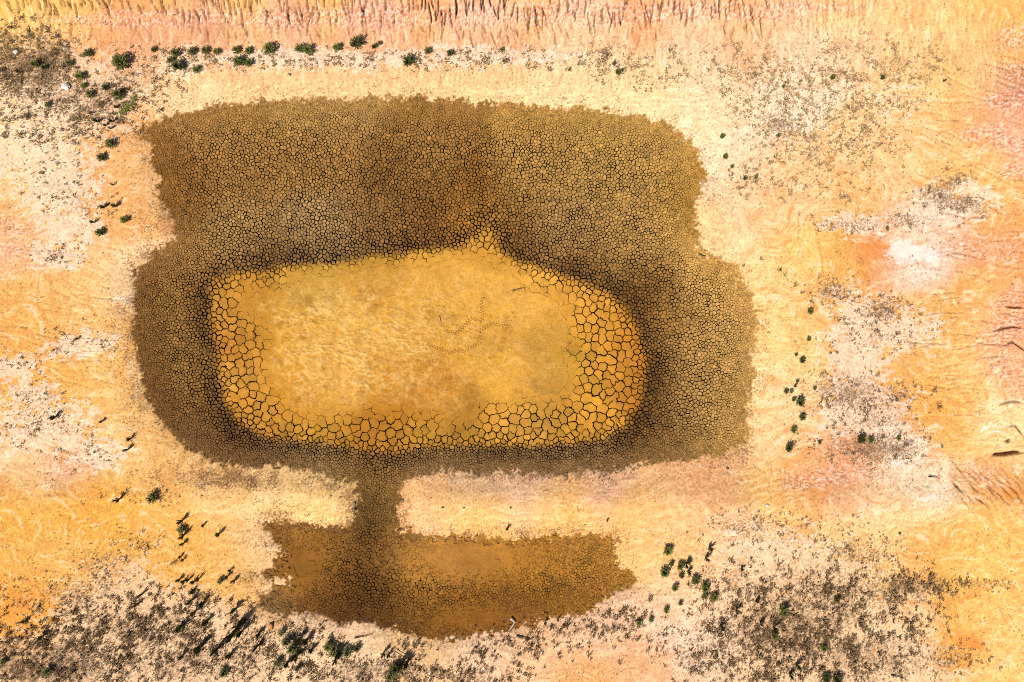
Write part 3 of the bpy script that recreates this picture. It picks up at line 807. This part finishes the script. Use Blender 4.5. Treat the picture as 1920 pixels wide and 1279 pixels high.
for ci, (s, area, o) in enumerate(cells):
    a0 = starts[ci]; m = len(o)
    open_ = min(1.0, sum(p[2] for p in o) / m / 1.2)
    spw_s = site_sp[s] + 18 * site_en[s]
    thick = .125 if spw_s < -20 else .05
    lift = prng.gauss(0, .006) * open_ * (open_ > .3)
    if spw_s > -16: lift += prng.uniform(-.01, .012)
    tx, ty = (prng.gauss(0, .055) * open_, prng.gauss(0, .055) * open_) if open_ > .35 else (0, 0)
    small = area < 90
    if small: tx *= 1.8; ty *= 1.8
    tone = 1 + (prng.gauss(0, .05 if site_sb[s] < 0 else .11) if open_ > .35 else 0) + (prng.gauss(0, .10) if spw_s > -20 else 0)
    cx = float(fwx[a0:a0 + m].mean()); cy = float(fwy[a0:a0 + m].mean())
    top, bot, ctop, cbot = [], [], [], []
    for q in range(m):
        x = float(fwx[a0 + q]); y = float(fwy[a0 + q]); z = float(fz[a0 + q]) + lift + (x - cx) * tx + (y - cy) * ty
        rim = o[q][2] > .4
        top.append((x, y, z - (.010 if rim else 0)))
        bot.append((x, y, z - thick))
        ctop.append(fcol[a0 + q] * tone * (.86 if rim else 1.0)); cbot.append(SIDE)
    # inner ring: gently rounded shoulder, then flat top
    inr, cin = [], []
    plain = any(p[2] == .2 for p in o) or area < 60
    ksh = .80 if small else .88
    for q in range(m):
        x, y, z = top[q]
        ix, iy = cx + (x - cx) * ksh, cy + (y - cy) * ksh
        inr.append((ix, iy, z + (.012 if o[q][2] > .4 else .0))); cin.append(fcol[a0 + q] * tone)
    if plain:
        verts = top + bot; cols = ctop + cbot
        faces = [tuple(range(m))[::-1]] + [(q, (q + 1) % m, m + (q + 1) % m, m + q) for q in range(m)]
    else:
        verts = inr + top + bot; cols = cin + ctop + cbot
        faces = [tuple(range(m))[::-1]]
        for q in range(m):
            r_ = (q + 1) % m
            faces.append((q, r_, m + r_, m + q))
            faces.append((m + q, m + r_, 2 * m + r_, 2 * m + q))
    if ci in singles:
        lv = [(x - cx, y - cy, z) for (x, y, z) in verts]
        me = mesh_from('mud_plate', lv, faces, M_PLATE, np.array(cols, F32))
        obj('mud_plate', me, pond_bed, (cx, cy, 0))
    else:
        b0 = len(mv)
        mv += verts; mc += cols; mf += [tuple(i + b0 for i in f) for f in faces]
rest = obj('small_mud_plates', mesh_from('small_mud_plates', mv, mf, M_PLATE, np.array(mc, F32)), pond_bed, kind='stuff')
print('plate faces', len(mf))

# ------------------------------------------------------------------ plants
def tuft_mesh(name, seed, n, spread, height, width, leafy, mat, lo=.1):
    """n tapering blades that lean out from one root; unit diameter"""
    r = random.Random(seed); v, f = [], []
    for _ in range(n):
        az = r.uniform(0, 2 * math.pi); u = r.random() ** .6
        reach = .5 * spread * (.25 + .75 * u) * r.uniform(.75, 1.1); top = height * (1.1 - .65 * u) * r.uniform(.7, 1.1)
        b = r.uniform(0, .10) * spread; ca, sa = math.cos(az), math.sin(az)
        w = width * r.uniform(.6, 1.3); tw = r.uniform(-.5, .5)
        px_, py_ = -math.sin(az + tw), math.cos(az + tw)
        base = Vector((ca * b, sa * b, -.03)); tip = Vector((ca * reach, sa * reach, max(.04, top)))
        mid = base.lerp(tip, .55) + Vector((0, 0, top * .16)); mid2 = base.lerp(tip, .8) + Vector((0, 0, top * .10))
        i = len(v)
        v += [tuple(base + Vector((px_, py_, 0)) * w * .3), tuple(base - Vector((px_, py_, 0)) * w * .3),
              tuple(mid + Vector((px_, py_, .25)) * w), tuple(mid - Vector((px_, py_, -.25)) * w), tuple(tip)]
        f += [(i, i + 1, i + 3, i + 2), (i + 2, i + 3, i + 4)]
        if leafy:
            for q in range(leafy):
                t = r.uniform(.35, 1.0); p = base.lerp(tip, t) + Vector((0, 0, top * .25 * (1 - t) * t * 4 * .3))
                a = az + r.choice((-1, 1)) * r.uniform(.4, 1.3); L = r.uniform(.08, .16)
                d = Vector((math.cos(a), math.sin(a), r.uniform(-.1, .7))); sdv = Vector((-math.sin(a), math.cos(a), r.uniform(-.3, .3)))
                i = len(v)
                v += [tuple(p), tuple(p + d * L * .5 + sdv * L * .22), tuple(p + d * L), tuple(p + d * L * .5 - sdv * L * .22)]
                f += [(i, i + 1, i + 2, i + 3)]
    return mesh_from(name, v, f, mat)
def stem_mesh(seed):
    r = random.Random(seed); v, f = [], []
    for _ in range(7):
        az = r.uniform(0, 6.28); L = r.uniform(.25, .42); h = r.uniform(.25, .6); w = .022
        ca, sa = math.cos(az), math.sin(az); i = len(v)
        for (k, ww) in ((0, w), (1, w * .4)):
            cx_, cy_, cz = ca * L * k, sa * L * k, -.03 + h * k
            for q in range(3):
                a = q * 2.094
                v.append((cx_ + math.cos(a) * ww, cy_ + math.sin(a) * ww, cz))
        f += [(i, i + 1, i + 4, i + 3), (i + 1, i + 2, i + 5, i + 4), (i + 2, i, i + 3, i + 5), (i + 3, i + 4, i + 5)]
    return mesh_from('stem', v, f, M_STEM)
SHRUBS = [(tuft_mesh('foliage', 100 + k, 64, 1.15, 1.0, .030, 5, M_LEAF), stem_mesh(200 + k)) for k in range(6)]
GRASSES = [tuft_mesh('grass_tuft', 300 + k, 26, .80, 1.45, .050, 0, M_GRASS) for k in range(6)]
DRIES = [tuft_mesh('dry_tuft', 400 + k, 17, 1.0, .55, .026, 1, M_DRY) for k in range(6)]
TANS = [tuft_mesh('tan_tuft', 450 + k, 17, 1.0, .45, .026, 1, M_TAN) for k in range(5)]
GREYS = [tuft_mesh('grey_tuft', 500 + k, 20, 1.0, .5, .022, 1, M_GREY) for k in range(4)]

PLANTS = {
 # zone: (phrase for the label, group, [(x, y, size, s=shrub / g=grass)])
 'bank': ('on the pale bank above the pond', 'green shrubs along the bank above the pond',
  [(290,95,15,'s'),(332,102,22,'s'),(323,115,18,'s'),(338,128,27,'s'),(370,133,19,'s'),(363,99,21,'s'),(387,97,21,'s'),(408,99,17,'s'),
   (445,96,21,'s'),(468,97,19,'s'),(508,95,29,'s'),(450,119,29,'s'),(470,121,20,'s'),(564,94,23,'s'),(580,97,25,'s'),(633,92,21,'s'),(670,85,31,'s'),
   (702,89,13,'s'),(713,82,11,'s'),(803,98,17,'s'),(844,101,17,'s'),(766,118,27,'s'),(942,93,10,'s'),(1158,137,15,'s')]),
 'corner': ('in the upper left scrub', 'green shrubs in the upper left scrub',
  [(232,121,40,'s'),(167,102,21,'s'),(154,146,22,'s'),(200,166,17,'s'),(225,180,28,'s'),(172,178,19,'s'),(70,123,20,'s'),(86,128,16,'s'),(133,120,17,'s'),
   (92,198,15,'s'),(160,162,15,'s'),(220,202,11,'g')]),
 'strip': ('on the orange strip beside the pond', 'green tufts on the strip beside the pond',
  [(212,229,13,'g'),(184,229,14,'g'),(199,236,10,'g'),(210,241,10,'g'),(210,271,23,'s'),(193,297,21,'s'),(196,389,15,'g'),(218,387,15,'g'),(236,413,19,'s'),(178,417,13,'g'),(190,437,20,'s'),(213,347,9,'g')]),
 'slope': ('on the orange slope beside the channel', 'dark tufts on the orange slope',
  [(105,782,17,'g'),(192,790,11,'g'),(246,822,15,'g'),(240,843,15,'g'),(147,635,9,'g'),(288,933,26,'s'),(225,935,15,'g'),(343,975,19,'g'),(342,992,21,'s'),
   (345,1003,19,'g'),(383,984,11,'g'),(412,1000,15,'g'),(345,1018,13,'g'),(340,1043,10,'g'),(345,1048,10,'g'),(433,1068,10,'g'),(427,1080,13,'g'),(415,1088,17,'s'),(440,1088,13,'g')]),
 'band': ('in the diagonal grass band at lower left', 'grass tufts in the diagonal band',
  [(338,1085,13,'g'),(347,1088,13,'g'),(356,1085,13,'g'),(365,1089,13,'g'),(374,1084,13,'g'),(268,1113,16,'g'),(260,1131,12,'g'),(362,1108,14,'g'),(360,1125,20,'g'),
   (383,1130,20,'g'),(367,1146,18,'g'),(390,1163,18,'g'),(347,1170,24,'g'),(338,1176,18,'g'),(443,1140,20,'g'),(448,1173,28,'g'),(460,1160,24,'g'),(437,1187,26,'g'),
   (455,1182,22,'g'),(378,1211,26,'g'),(407,1216,20,'g'),(433,1226,18,'g'),(487,1186,16,'g'),(485,1210,20,'g'),(423,1258,24,'s'),(343,1228,16,'g'),(80,1193,16,'g'),(50,1163,14,'g'),(93,1256,22,'s'),(10,1238,16,'s')]),
 'thicket': ('in the thicket below the lower pond', 'green tufts below the lower pond',
  [(530,1185,18,'s'),(540,1200,24,'s'),(550,1213,26,'s'),(563,1196,18,'g'),(577,1198,20,'g'),(558,1226,24,'g'),(523,1240,24,'s'),(540,1241,20,'g'),(560,1250,18,'s'),(586,1216,18,'g'),
   (617,1210,24,'s'),(627,1220,26,'s'),(637,1223,24,'g'),(653,1220,24,'s'),(670,1213,18,'s'),(630,1236,18,'g'),(720,1223,16,'g'),(730,1226,14,'g'),(743,1250,30,'s'),(752,1243,26,'g'),(733,1263,24,'s'),(763,1240,20,'g')]),
 'ridge': ('on the bare bar between the ponds', 'tufts on the bar between the ponds', [(951,989,12,'g'),(1138,975,8,'g')]),
 'lobe': ('on the pale flat beside the lower pond', 'green shrubs right of the lower pond',
  [(1250,1031,24,'s'),(1245,1071,24,'s'),(1265,1100,18,'s'),(1275,1060,20,'s'),(1258,1056,14,'s'),(1248,1143,16,'s'),(1275,1130,12,'s'),(1197,1166,14,'s'),(1220,1161,14,'s'),
   (1277,1078,14,'s'),(1287,1056,20,'g'),(1290,1071,16,'g'),(1303,1086,24,'s'),(1320,1100,24,'s'),(1320,1118,16,'s'),(1338,1118,20,'s'),(1330,1026,16,'g'),(1323,1046,16,'g'),(1022,1166,10,'g'),(1046,1160,9,'g')]),
 'mat': ('in the dark lower right scrub', 'green tufts in the lower right scrub',
  [(1418,1125,12,'g'),(1467,1143,26,'s'),(1450,1176,18,'g'),(1425,1166,14,'g'),(1380,1143,16,'g'),(1390,1065,11,'g'),(1543,1213,16,'s'),(1450,1190,18,'s'),(1350,1173,18,'g'),
   (1567,1271,28,'s'),(1547,1270,24,'s'),(1493,1246,18,'g'),(1480,1263,18,'g'),(1567,1123,16,'s')]),
 'shore': ('on the sand right of the pond', 'green shrubs along the right shore',
  [(1518,584,15,'s'),(1515,636,11,'s'),(1492,665,9,'s'),(1503,676,15,'s'),(1498,754,23,'s'),(1473,734,13,'s'),(1482,734,11,'s'),(1487,749,11,'s'),(1493,716,9,'g'),(1489,725,9,'g'),(1527,728,9,'s'),
   (1503,782,17,'s'),(1486,806,17,'s'),(1477,838,21,'s'),(1612,823,24,'s'),(1631,824,16,'s'),(1683,821,12,'s'),(1536,829,10,'s'),(1662,428,9,'s')]),
 'field': ('among the upper right brown tufts', 'green shrubs in the upper right tuft field',
  [(1353,257,13,'s'),(1359,295,14,'s'),(1372,313,10,'s'),(1396,335,11,'s'),(1417,333,9,'s'),(1559,147,13,'s'),(1653,147,12,'s'),(1468,163,9,'s'),(1458,255,10,'s'),(1768,153,8,'g')]),
}
ORD = ['first', 'second', 'third', 'fourth', 'fifth', 'sixth', 'seventh', 'eighth', 'ninth', 'tenth', 'eleventh', 'twelfth', 'thirteenth', 'fourteenth', 'fifteenth',
       'sixteenth', 'seventeenth', 'eighteenth', 'nineteenth', 'twentieth', 'twenty-first', 'twenty-second', 'twenty-third', 'twenty-fourth', 'twenty-fifth', 'twenty-sixth',
       'twenty-seventh', 'twenty-eighth', 'twenty-ninth', 'thirtieth']
vr = random.Random(77)
for zone, (phrase, group, lst) in PLANTS.items():
    for kind in 'sg':
        sub = sorted([p for p in lst if p[3] == kind])
        big = max(p[2] for p in sub) if sub else 0
        nbig = sum(p[2] == big for p in sub)
        for i, (x, y, size, _) in enumerate(sub):
            X, Y, zz = place(x, y)
            noun = 'green shrub' if kind == 's' else 'grass tuft'
            if len(sub) == 1: lab = f'lone {noun} {phrase}'
            elif size == big and nbig == 1: lab = f'largest {noun} {phrase}'
            else: lab = f'{ORD[i]} {noun} from the left {phrase}'
            d = size * S
            if kind == 's':
                t = bpy.data.objects.new('shrub', None); COL.objects.link(t)
                fo, st_ = SHRUBS[vr.randrange(6)]
                obj('foliage', fo, t); obj('stem', st_, t)
                sc = d * .78
            else:
                t = bpy.data.objects.new('grass_tuft', GRASSES[vr.randrange(6)]); COL.objects.link(t)
                sc = d * 1.12
            t.location = (X, Y, zz); t.rotation_euler = (0, 0, vr.uniform(0, 6.28)); t.scale = (sc, sc, sc * vr.uniform(.85, 1.1))
            t['label'] = lab; t['category'] = 'shrub' if kind == 's' else 'grass tuft'; t['group'] = group

# dry tufts that can be told apart, and the scrub mass behind them
def scatter(n, dens, seed, margin=0):
    r = np.random.RandomState(seed); out = []
    dm = float(dens.max())
    while sum(len(o) for o in out) < n:
        x = r.uniform(-30, 1950, 20000).astype(F32); y = r.uniform(-20, 1300, 20000).astype(F32)
        d = samp(dens, x, y) / dm
        d = d * (.06 + np.clip(.45 + fbm(x / 26, y / 26, 4, 123 + seed, .65) * 2.0, 0, 1.3) ** 2)
        k = (r.rand(20000) < d) & (samp(sd_pond, x, y) > 6)
        out.append(np.stack([x[k], y[k]], -1))
    return np.concatenate(out)[:n]
field_d = blobs([(1400,130,100,50,0,.8),(1500,180,130,80,0,.9),(1620,150,140,80,0,1.),(1560,270,150,60,0,.8),(1700,130,90,60,0,.7),(1440,330,90,50,0,.6),(1230,130,80,40,0,.7),(1140,115,40,40,0,.9),(1560,350,90,30,0,.5)])
DRYSETS = [
 ('dry_tuft', TANS, field_d, 120, 6, 13, 31, 'small brown dry tuft scattered over the cream bank at upper right', 'brown tufts of the upper right bank'),
 ('dry_tuft', DRIES, blobs([(60,130,110,70),(180,180,120,60,0,.7),(120,220,110,50,0,.5)]), 46, 9, 20, 33, 'brown dry tuft in the scrub of the upper left corner', 'brown tufts of the upper left scrub'),
 ('grey_tuft', GREYS, blobs([(1600,560,90,40),(1660,600,80,40),(1650,760,110,50),(1630,830,130,40),(1780,380,90,40),(1560,545,30,20)]), 46, 8, 18, 35, 'grey dead tuft in the pale crust right of the cracked pond', 'grey tufts in the crust right of the pond'),
 ('grey_tuft', GREYS, blobs([(1480,1190,170,80),(1600,1140,150,70,0,.8),(1740,1095,110,30,0,.8),(1420,1240,120,40)]), 52, 9, 20, 37, 'dark grey dead tuft in the scrub mat at lower right', 'grey tufts of the lower right scrub'),
 ('dry_tuft', DRIES, blobs([(150,1210,200,70),(330,1150,140,70),(220,1070,100,40,0,.6)]), 52, 8, 18, 39, 'dry tuft in the scrub at lower left', 'dry tufts of the lower left scrub'),
 ('dry_tuft', DRIES, blobs([(1000,1215,230,34),(1120,1180,110,40),(830,1240,130,40)]), 44, 9, 18, 41, 'dry twiggy tuft on the shore below the lower pond', 'dry tufts below the lower pond'),
]
seen_dry = []
for (nm, meshes, dens, n, lo, hi, seed, lab, grp) in DRYSETS:
    rr = random.Random(seed)
    for (x, y) in scatter(n, dens, seed).tolist():
        if any((x - a) ** 2 + (y - b) ** 2 < 64 for a, b in seen_dry): continue
        seen_dry.append((x, y))
        X, Y, zz = place(x, y)
        o = obj(nm, meshes[rr.randrange(len(meshes))], None, (X, Y, zz), label=lab, category='dry tuft', group=grp)
        sc = rr.uniform(lo, hi) * S
        o.rotation_euler = (0, 0, rr.uniform(0, 6.28)); o.scale = (sc, sc, sc * rr.uniform(.8, 1.3))
for (x, y, size, lab) in [(948,118,20,'round brown dry shrub on the bank above the pond'),(1140,108,20,'upper brown dry tuft of the clump beside the bank gully'),(1152,124,22,'middle brown dry tuft of the clump beside the bank gully'),
    (1168,136,18,'lower brown dry tuft of the clump beside the bank gully'),(1064,131,18,'dark dry tuft on the bank right of the round brown shrub'),(1029,131,16,'spiky dry tuft on the bank near the round brown shrub'),
    (1454,293,14,'dark brown dry tuft beside two rusty stones'),(1491,534,12,'star-shaped dry tuft on the sand right of the pond'),(1217,1120,20,'star-shaped brown dry tuft right of the lower pond'),(1886,829,14,'lone brown dry tuft near the black gully'),
    (1571,813,12,'reddish brown dry tuft on the lower right crust'),(1460,506,13,'first tuft of the dark line on the right shore'),(1472,516,12,'last tuft of the dark line on the right shore'),(1427,486,12,'upper tuft of the dark line on the right shore')]:
    X, Y, zz = place(x, y)
    o = obj('dry_tuft', DRIES[vr.randrange(6)], None, (X, Y, zz), label=lab, category='dry tuft')
    o.rotation_euler = (0, 0, vr.uniform(0, 6.28)); o.scale = (size * S, size * S, size * S * 1.1)

def scrub_mass(name, dens, n, seed, rmin, rmax, mat, label, tall=.8, nb=8):
    r = np.random.RandomState(seed)
    pts = np.repeat(scatter(n // 4, dens, seed), 4, 0)
    pts = pts + r.normal(0, 1, pts.shape) * r.uniform(2, 8, (len(pts), 1))
    xw = np.empty(len(pts)); yw = np.empty(len(pts)); zw = np.empty(len(pts))
    for i, (x, y) in enumerate(pts.tolist()): xw[i], yw[i], zw[i] = place(x, y)
    m = len(pts) * nb
    cx_ = np.repeat(xw, nb); cy_ = np.repeat(yw, nb); cz_ = np.repeat(zw, nb)
    rad_ = np.repeat((rmin + (rmax - rmin) * r.rand(len(pts)) ** 2.6) * S, nb)
    az = r.uniform(0, 2 * np.pi, m); L = rad_ * r.uniform(.4, 1.1, m); h = rad_ * r.uniform(.2, 1.0, m) * tall
    w = rad_ * .10 + .005
    b = np.stack([cx_ + np.cos(az) * L * .05, cy_ + np.sin(az) * L * .05, cz_ - .01], -1)
    t = np.stack([cx_ + np.cos(az) * L, cy_ + np.sin(az) * L, cz_ + h], -1)
    mid = b * .5 + t * .5; mid[:, 2] += h * .15
    sd_ = np.stack([-np.sin(az) * w, np.cos(az) * w, r.uniform(-.3, .3, m) * w], -1)
    v = np.stack([b, mid + sd_, t, mid - sd_], 1).reshape(-1, 3)
    me = bpy.data.meshes.new(name)
    me.vertices.add(m * 4); me.vertices.foreach_set('co', v.astype(F32).ravel())
    me.loops.add(m * 4); me.loops.foreach_set('vertex_index', np.arange(m * 4, dtype=np.int32))
    me.polygons.add(m); me.polygons.foreach_set('loop_start', np.arange(0, m * 4, 4, dtype=np.int32))
    me.update(calc_edges=True); me.materials.append(mat)
    obj(name, me, None, kind='stuff', label=label, category='scrub')
lich_g = (lich * (1 - ss(420, 300, GX) * ss(320, 240, GY))).astype(F32)
scrub_mass('grey_scrub', lich_g, 12000, 61, .9, 4.8, M_GREY, 'low grey dead scrub spread over the pale crust')
scrub_mass('tan_scrub', field_d, 4200, 62, 1.0, 6.0, M_TAN, 'fine tan dry growth scattered over the upper right bank')
scrub_mass('brown_scrub', (blobs([(60,130,120,90,0,1.),(170,190,130,60,0,.8),(110,240,140,50,0,.5),(280,140,80,50,0,.5),(600,112,340,16,0,.5),(900,110,260,18,0,.4),(330,112,70,30,0,.5)])), 5200, 63, 1.0, 6.0, M_TAN,
           'fine brown dry growth on the banks above the pond')
scrub_mass('bottom_scrub', blobs([(150,1210,220,80),(330,1190,180,80),(480,1220,160,60,0,.7),(700,1262,160,30),(860,1268,130,26),(960,1205,180,24,0,.5),(1120,1180,110,40,0,.6),(1480,1210,200,80),(1600,1140,170,70,0,.7),(1400,1120,110,60,0,.5),(1720,1100,120,24,0,.7)]),
           8800, 65, 1.0, 8.0, M_DRY, 'dark dry scrub along the bottom shore', 1.0)
litter_d = (.25 + .5 * lich + .6 * ss(330, 200, GX) + .5 * ss(1400, 1500, GX) + .5 * ss(960, 1000, GY)).astype(F32)
scrub_mass('loose_litter', litter_d, 5200, 69, .9, 4.0, M_GREY, 'fine twigs and grit strewn over the bare earth', .7, 4)
scrub_mass('mud_crumbs', np.maximum(crumb, .8 * ss(34, 0, sd_pond) * ss(-20, 0, sd_pond)), 6500, 67, 1.2, 2.6, M_DRY, 'brown crumbs of loose dried mud around the pond', .6, 4)

# ------------------------------------------------------------------ stones, sticks
def stone_mesh(seed, mat):
    r = random.Random(seed); v, f = [], []
    n = 8
    for k, (rr_, z) in enumerate(((.42, 0), (.5, .22), (.34, .46))):
        for q in range(n):
            a = q * 2 * math.pi / n + r.uniform(-.15, .15); d = rr_ * r.uniform(.75, 1.15)
            v.append((math.cos(a) * d * 1.2, math.sin(a) * d * .85, z + r.uniform(-.05, .05)))
    v.append((0, 0, .54)); f = []
    for k in range(2):
        for q in range(n):
            f.append((k * n + q, k * n + (q + 1) % n, (k + 1) * n + (q + 1) % n, (k + 1) * n + q))
    for q in range(n): f.append((2 * n + q, 2 * n + (q + 1) % n, 3 * n))
    return mesh_from('stone', v, f, mat, smooth=False)
ST = [stone_mesh(k, M_STONE) for k in range(4)]; STP = stone_mesh(9, M_PALESTONE); STR = stone_mesh(12, M_RUST)
STONES = [(31,98,12,STP,'white stone in the brown scrub of the upper left corner'),(124,163,18,STP,'grey boulder in the upper left scrub'),
 (1458,300,7,STR,'left one of two rusty stones on the right bank'),(1468,307,9,STR,'right one of two rusty stones on the right bank'),
 (755,938,6,ST[0],'dark stone at the right edge of the channel'),(664,945,7,ST[1],'upper dark stone at the left edge of the channel'),(664,955,7,ST[2],'lower dark stone at the left edge of the channel'),
 (544,140,6,ST[3],'lone dark stone on the bank above the pond'),(508,1174,12,STR,'orange stone on the shore left of the lower pond'),(1438,948,8,STP,'pale stone on the orange bar at its right end'),
 (870,952,5,ST[1],'second dark stone from the channel on the orange bar'),(830,952,5,ST[2],'dark pebble on the orange bar near the channel'),(957,952,5,ST[0],'dark stone in the middle of the orange bar'),(1062,888,5,ST[3],'dark stone on the grey edge of the orange bar'),
 (1569,661,6,ST[0],'right one of two dark stones on the right-hand crust'),(1557,662,6,ST[1],'left one of two dark stones on the right-hand crust'),(1766,837,6,ST[2],'black stone near the gullied right slope'),(1364,878,6,ST[3],'dark stone below the right pond shore'),
 (1394,497,6,ST[0],'dark stone at the notch of the right pond edge'),(1687,1000,6,ST[1],'lone dark stone on the smooth orange flow')]
for (x, y, size, me, lab) in STONES:
    X, Y, zz = place(x, y)
    o = obj('stone', me, None, (X, Y, zz - .01), label=lab, category='stone')
    sc = size * S; o.scale = (sc, sc, sc * .8); o.rotation_euler = (0, 0, vr.uniform(0, 6.28))
def stick(pts, rad0, mat, lab, name='fallen_branch', lift=.03, twigs=0, seed=1):
    r = random.Random(seed); v, f = [], []
    def tube(P, r0):
        n = 5; i0 = len(v)
        for k, p in enumerate(P):
            d = (P[min(k + 1, len(P) - 1)] - P[max(k - 1, 0)]).normalized(); sx_ = d.cross(Vector((0, 0, 1))).normalized(); uz = sx_.cross(d)
            rr_ = r0 * (1 - .7 * k / (len(P) - 1))
            for q in range(n):
                a = q * 2 * math.pi / n
                v.append(tuple(p + sx_ * math.cos(a) * rr_ + uz * math.sin(a) * rr_))
        for k in range(len(P) - 1):
            for q in range(n):
                f.append((i0 + k * n + q, i0 + k * n + (q + 1) % n, i0 + (k + 1) * n + (q + 1) % n, i0 + (k + 1) * n + q))
        f.append(tuple(i0 + q for q in range(n))[::-1]); f.append(tuple(i0 + (len(P) - 1) * n + q for q in range(n)))
    W = [Vector(place(x, y)) + Vector((0, 0, lift + rad0)) for x, y in pts]
    o0 = W[0].copy(); W = [p - o0 for p in W]
    tube(W, rad0)
    for _ in range(twigs):
        k = r.randrange(len(W) - 1); p = W[k].lerp(W[k + 1], r.random()); a = r.uniform(0, 6.28); L = r.uniform(.15, .4)
        tube([p, p + Vector((math.cos(a) * L, math.sin(a) * L, r.uniform(0, .1)))], rad0 * .5)
    obj(name, mesh_from(name, v, f, mat), None, tuple(o0), label=lab, category='branch')
stick([(957,1158),(965,1165),(961,1171),(955,1180)], .05, M_BLEACH, 'bent bleached white branch at the lower shore of the lower pond', lift=.12)
stick([(546,1040),(549,1052),(554,1072)], .025, M_WOOD, 'thin dark stick lying on the mud of the lower pond')
stick([(665,1196),(680,1193),(700,1188)], .03, M_WOOD, 'long dark stick on the shore below the lower pond')
stick([(465,1232),(472,1238),(480,1243)], .04, M_WOOD, 'short dark stick left of the green thicket')
stick([(1060,664),(1075,660),(1088,657)], .025, M_WOOD, 'twiggy dead branch on the right part of the smooth bed', twigs=7, seed=4)
stick([(962,546),(974,541),(985,540)], .025, M_WOOD, 'twiggy dead branch at the upper right rim of the smooth bed', twigs=6, seed=5)
stick([(1670,1265),(1684,1268),(1702,1276)], .035, M_WOOD, 'dark branch at the bottom edge of the right scrub', twigs=2)
stick([(1740,894),(1752,894),(1761,898)], .03, M_WOOD, 'curved dark stick on the slope below the gully')
stick([(968,1192),(984,1196),(996,1199)], .04, M_WOOD, 'dark branch on the lower shore near the bleached branch', twigs=3)
stick([(1310,477),(1318,480),(1323,481)], .04, M_WOOD, 'short black stick at the notch of the right pond edge')
stick([(93,488),(102,486),(110,480)], .02, M_WOOD, 'forked grey twig on the left bank', twigs=4, seed=8)
stick([(824,592),(826,600),(828,607)], .02, M_WOOD, 'thin curved twig on the smooth bed left of the footprints', lift=.0)
stick([(741,1219),(752,1226),(764,1232)], .03, M_WOOD, 'straight dark stick leaning in the green thicket', lift=.1)

# creeping green plant by the upper left corner
r = random.Random(5); v, f = [], []
P = [Vector(place(x, y)) for x, y in [(225,220),(232,212),(238,206),(243,200),(249,192),(256,182)]]
for k in range(len(P) - 1):
    for _ in range(26):
        p = P[k].lerp(P[k + 1], r.random()) + Vector((r.gauss(0, .07 + .10 * (k in (2, 3))), r.gauss(0, .07 + .08 * (k in (2, 3))), r.uniform(.01, .14)))
        a = r.uniform(0, 6.28); L = r.uniform(.10, .2); d = Vector((math.cos(a), math.sin(a), r.uniform(.1, .8))); s_ = Vector((-math.sin(a), math.cos(a), 0))
        i = len(v); q = p - P[0]
        v += [tuple(q), tuple(q + d * L * .5 + s_ * L * .2), tuple(q + d * L), tuple(q + d * L * .5 - s_ * L * .2)]; f.append((i, i + 1, i + 2, i + 3))
obj('creeping_plant', mesh_from('creeping_plant', v, f, M_LEAF), None, tuple(P[0]), label='long green creeping plant beside the upper left scrub', category='plant')
print('done', sum(len(o.data.polygons) for o in bpy.data.objects if o.type == 'MESH'))
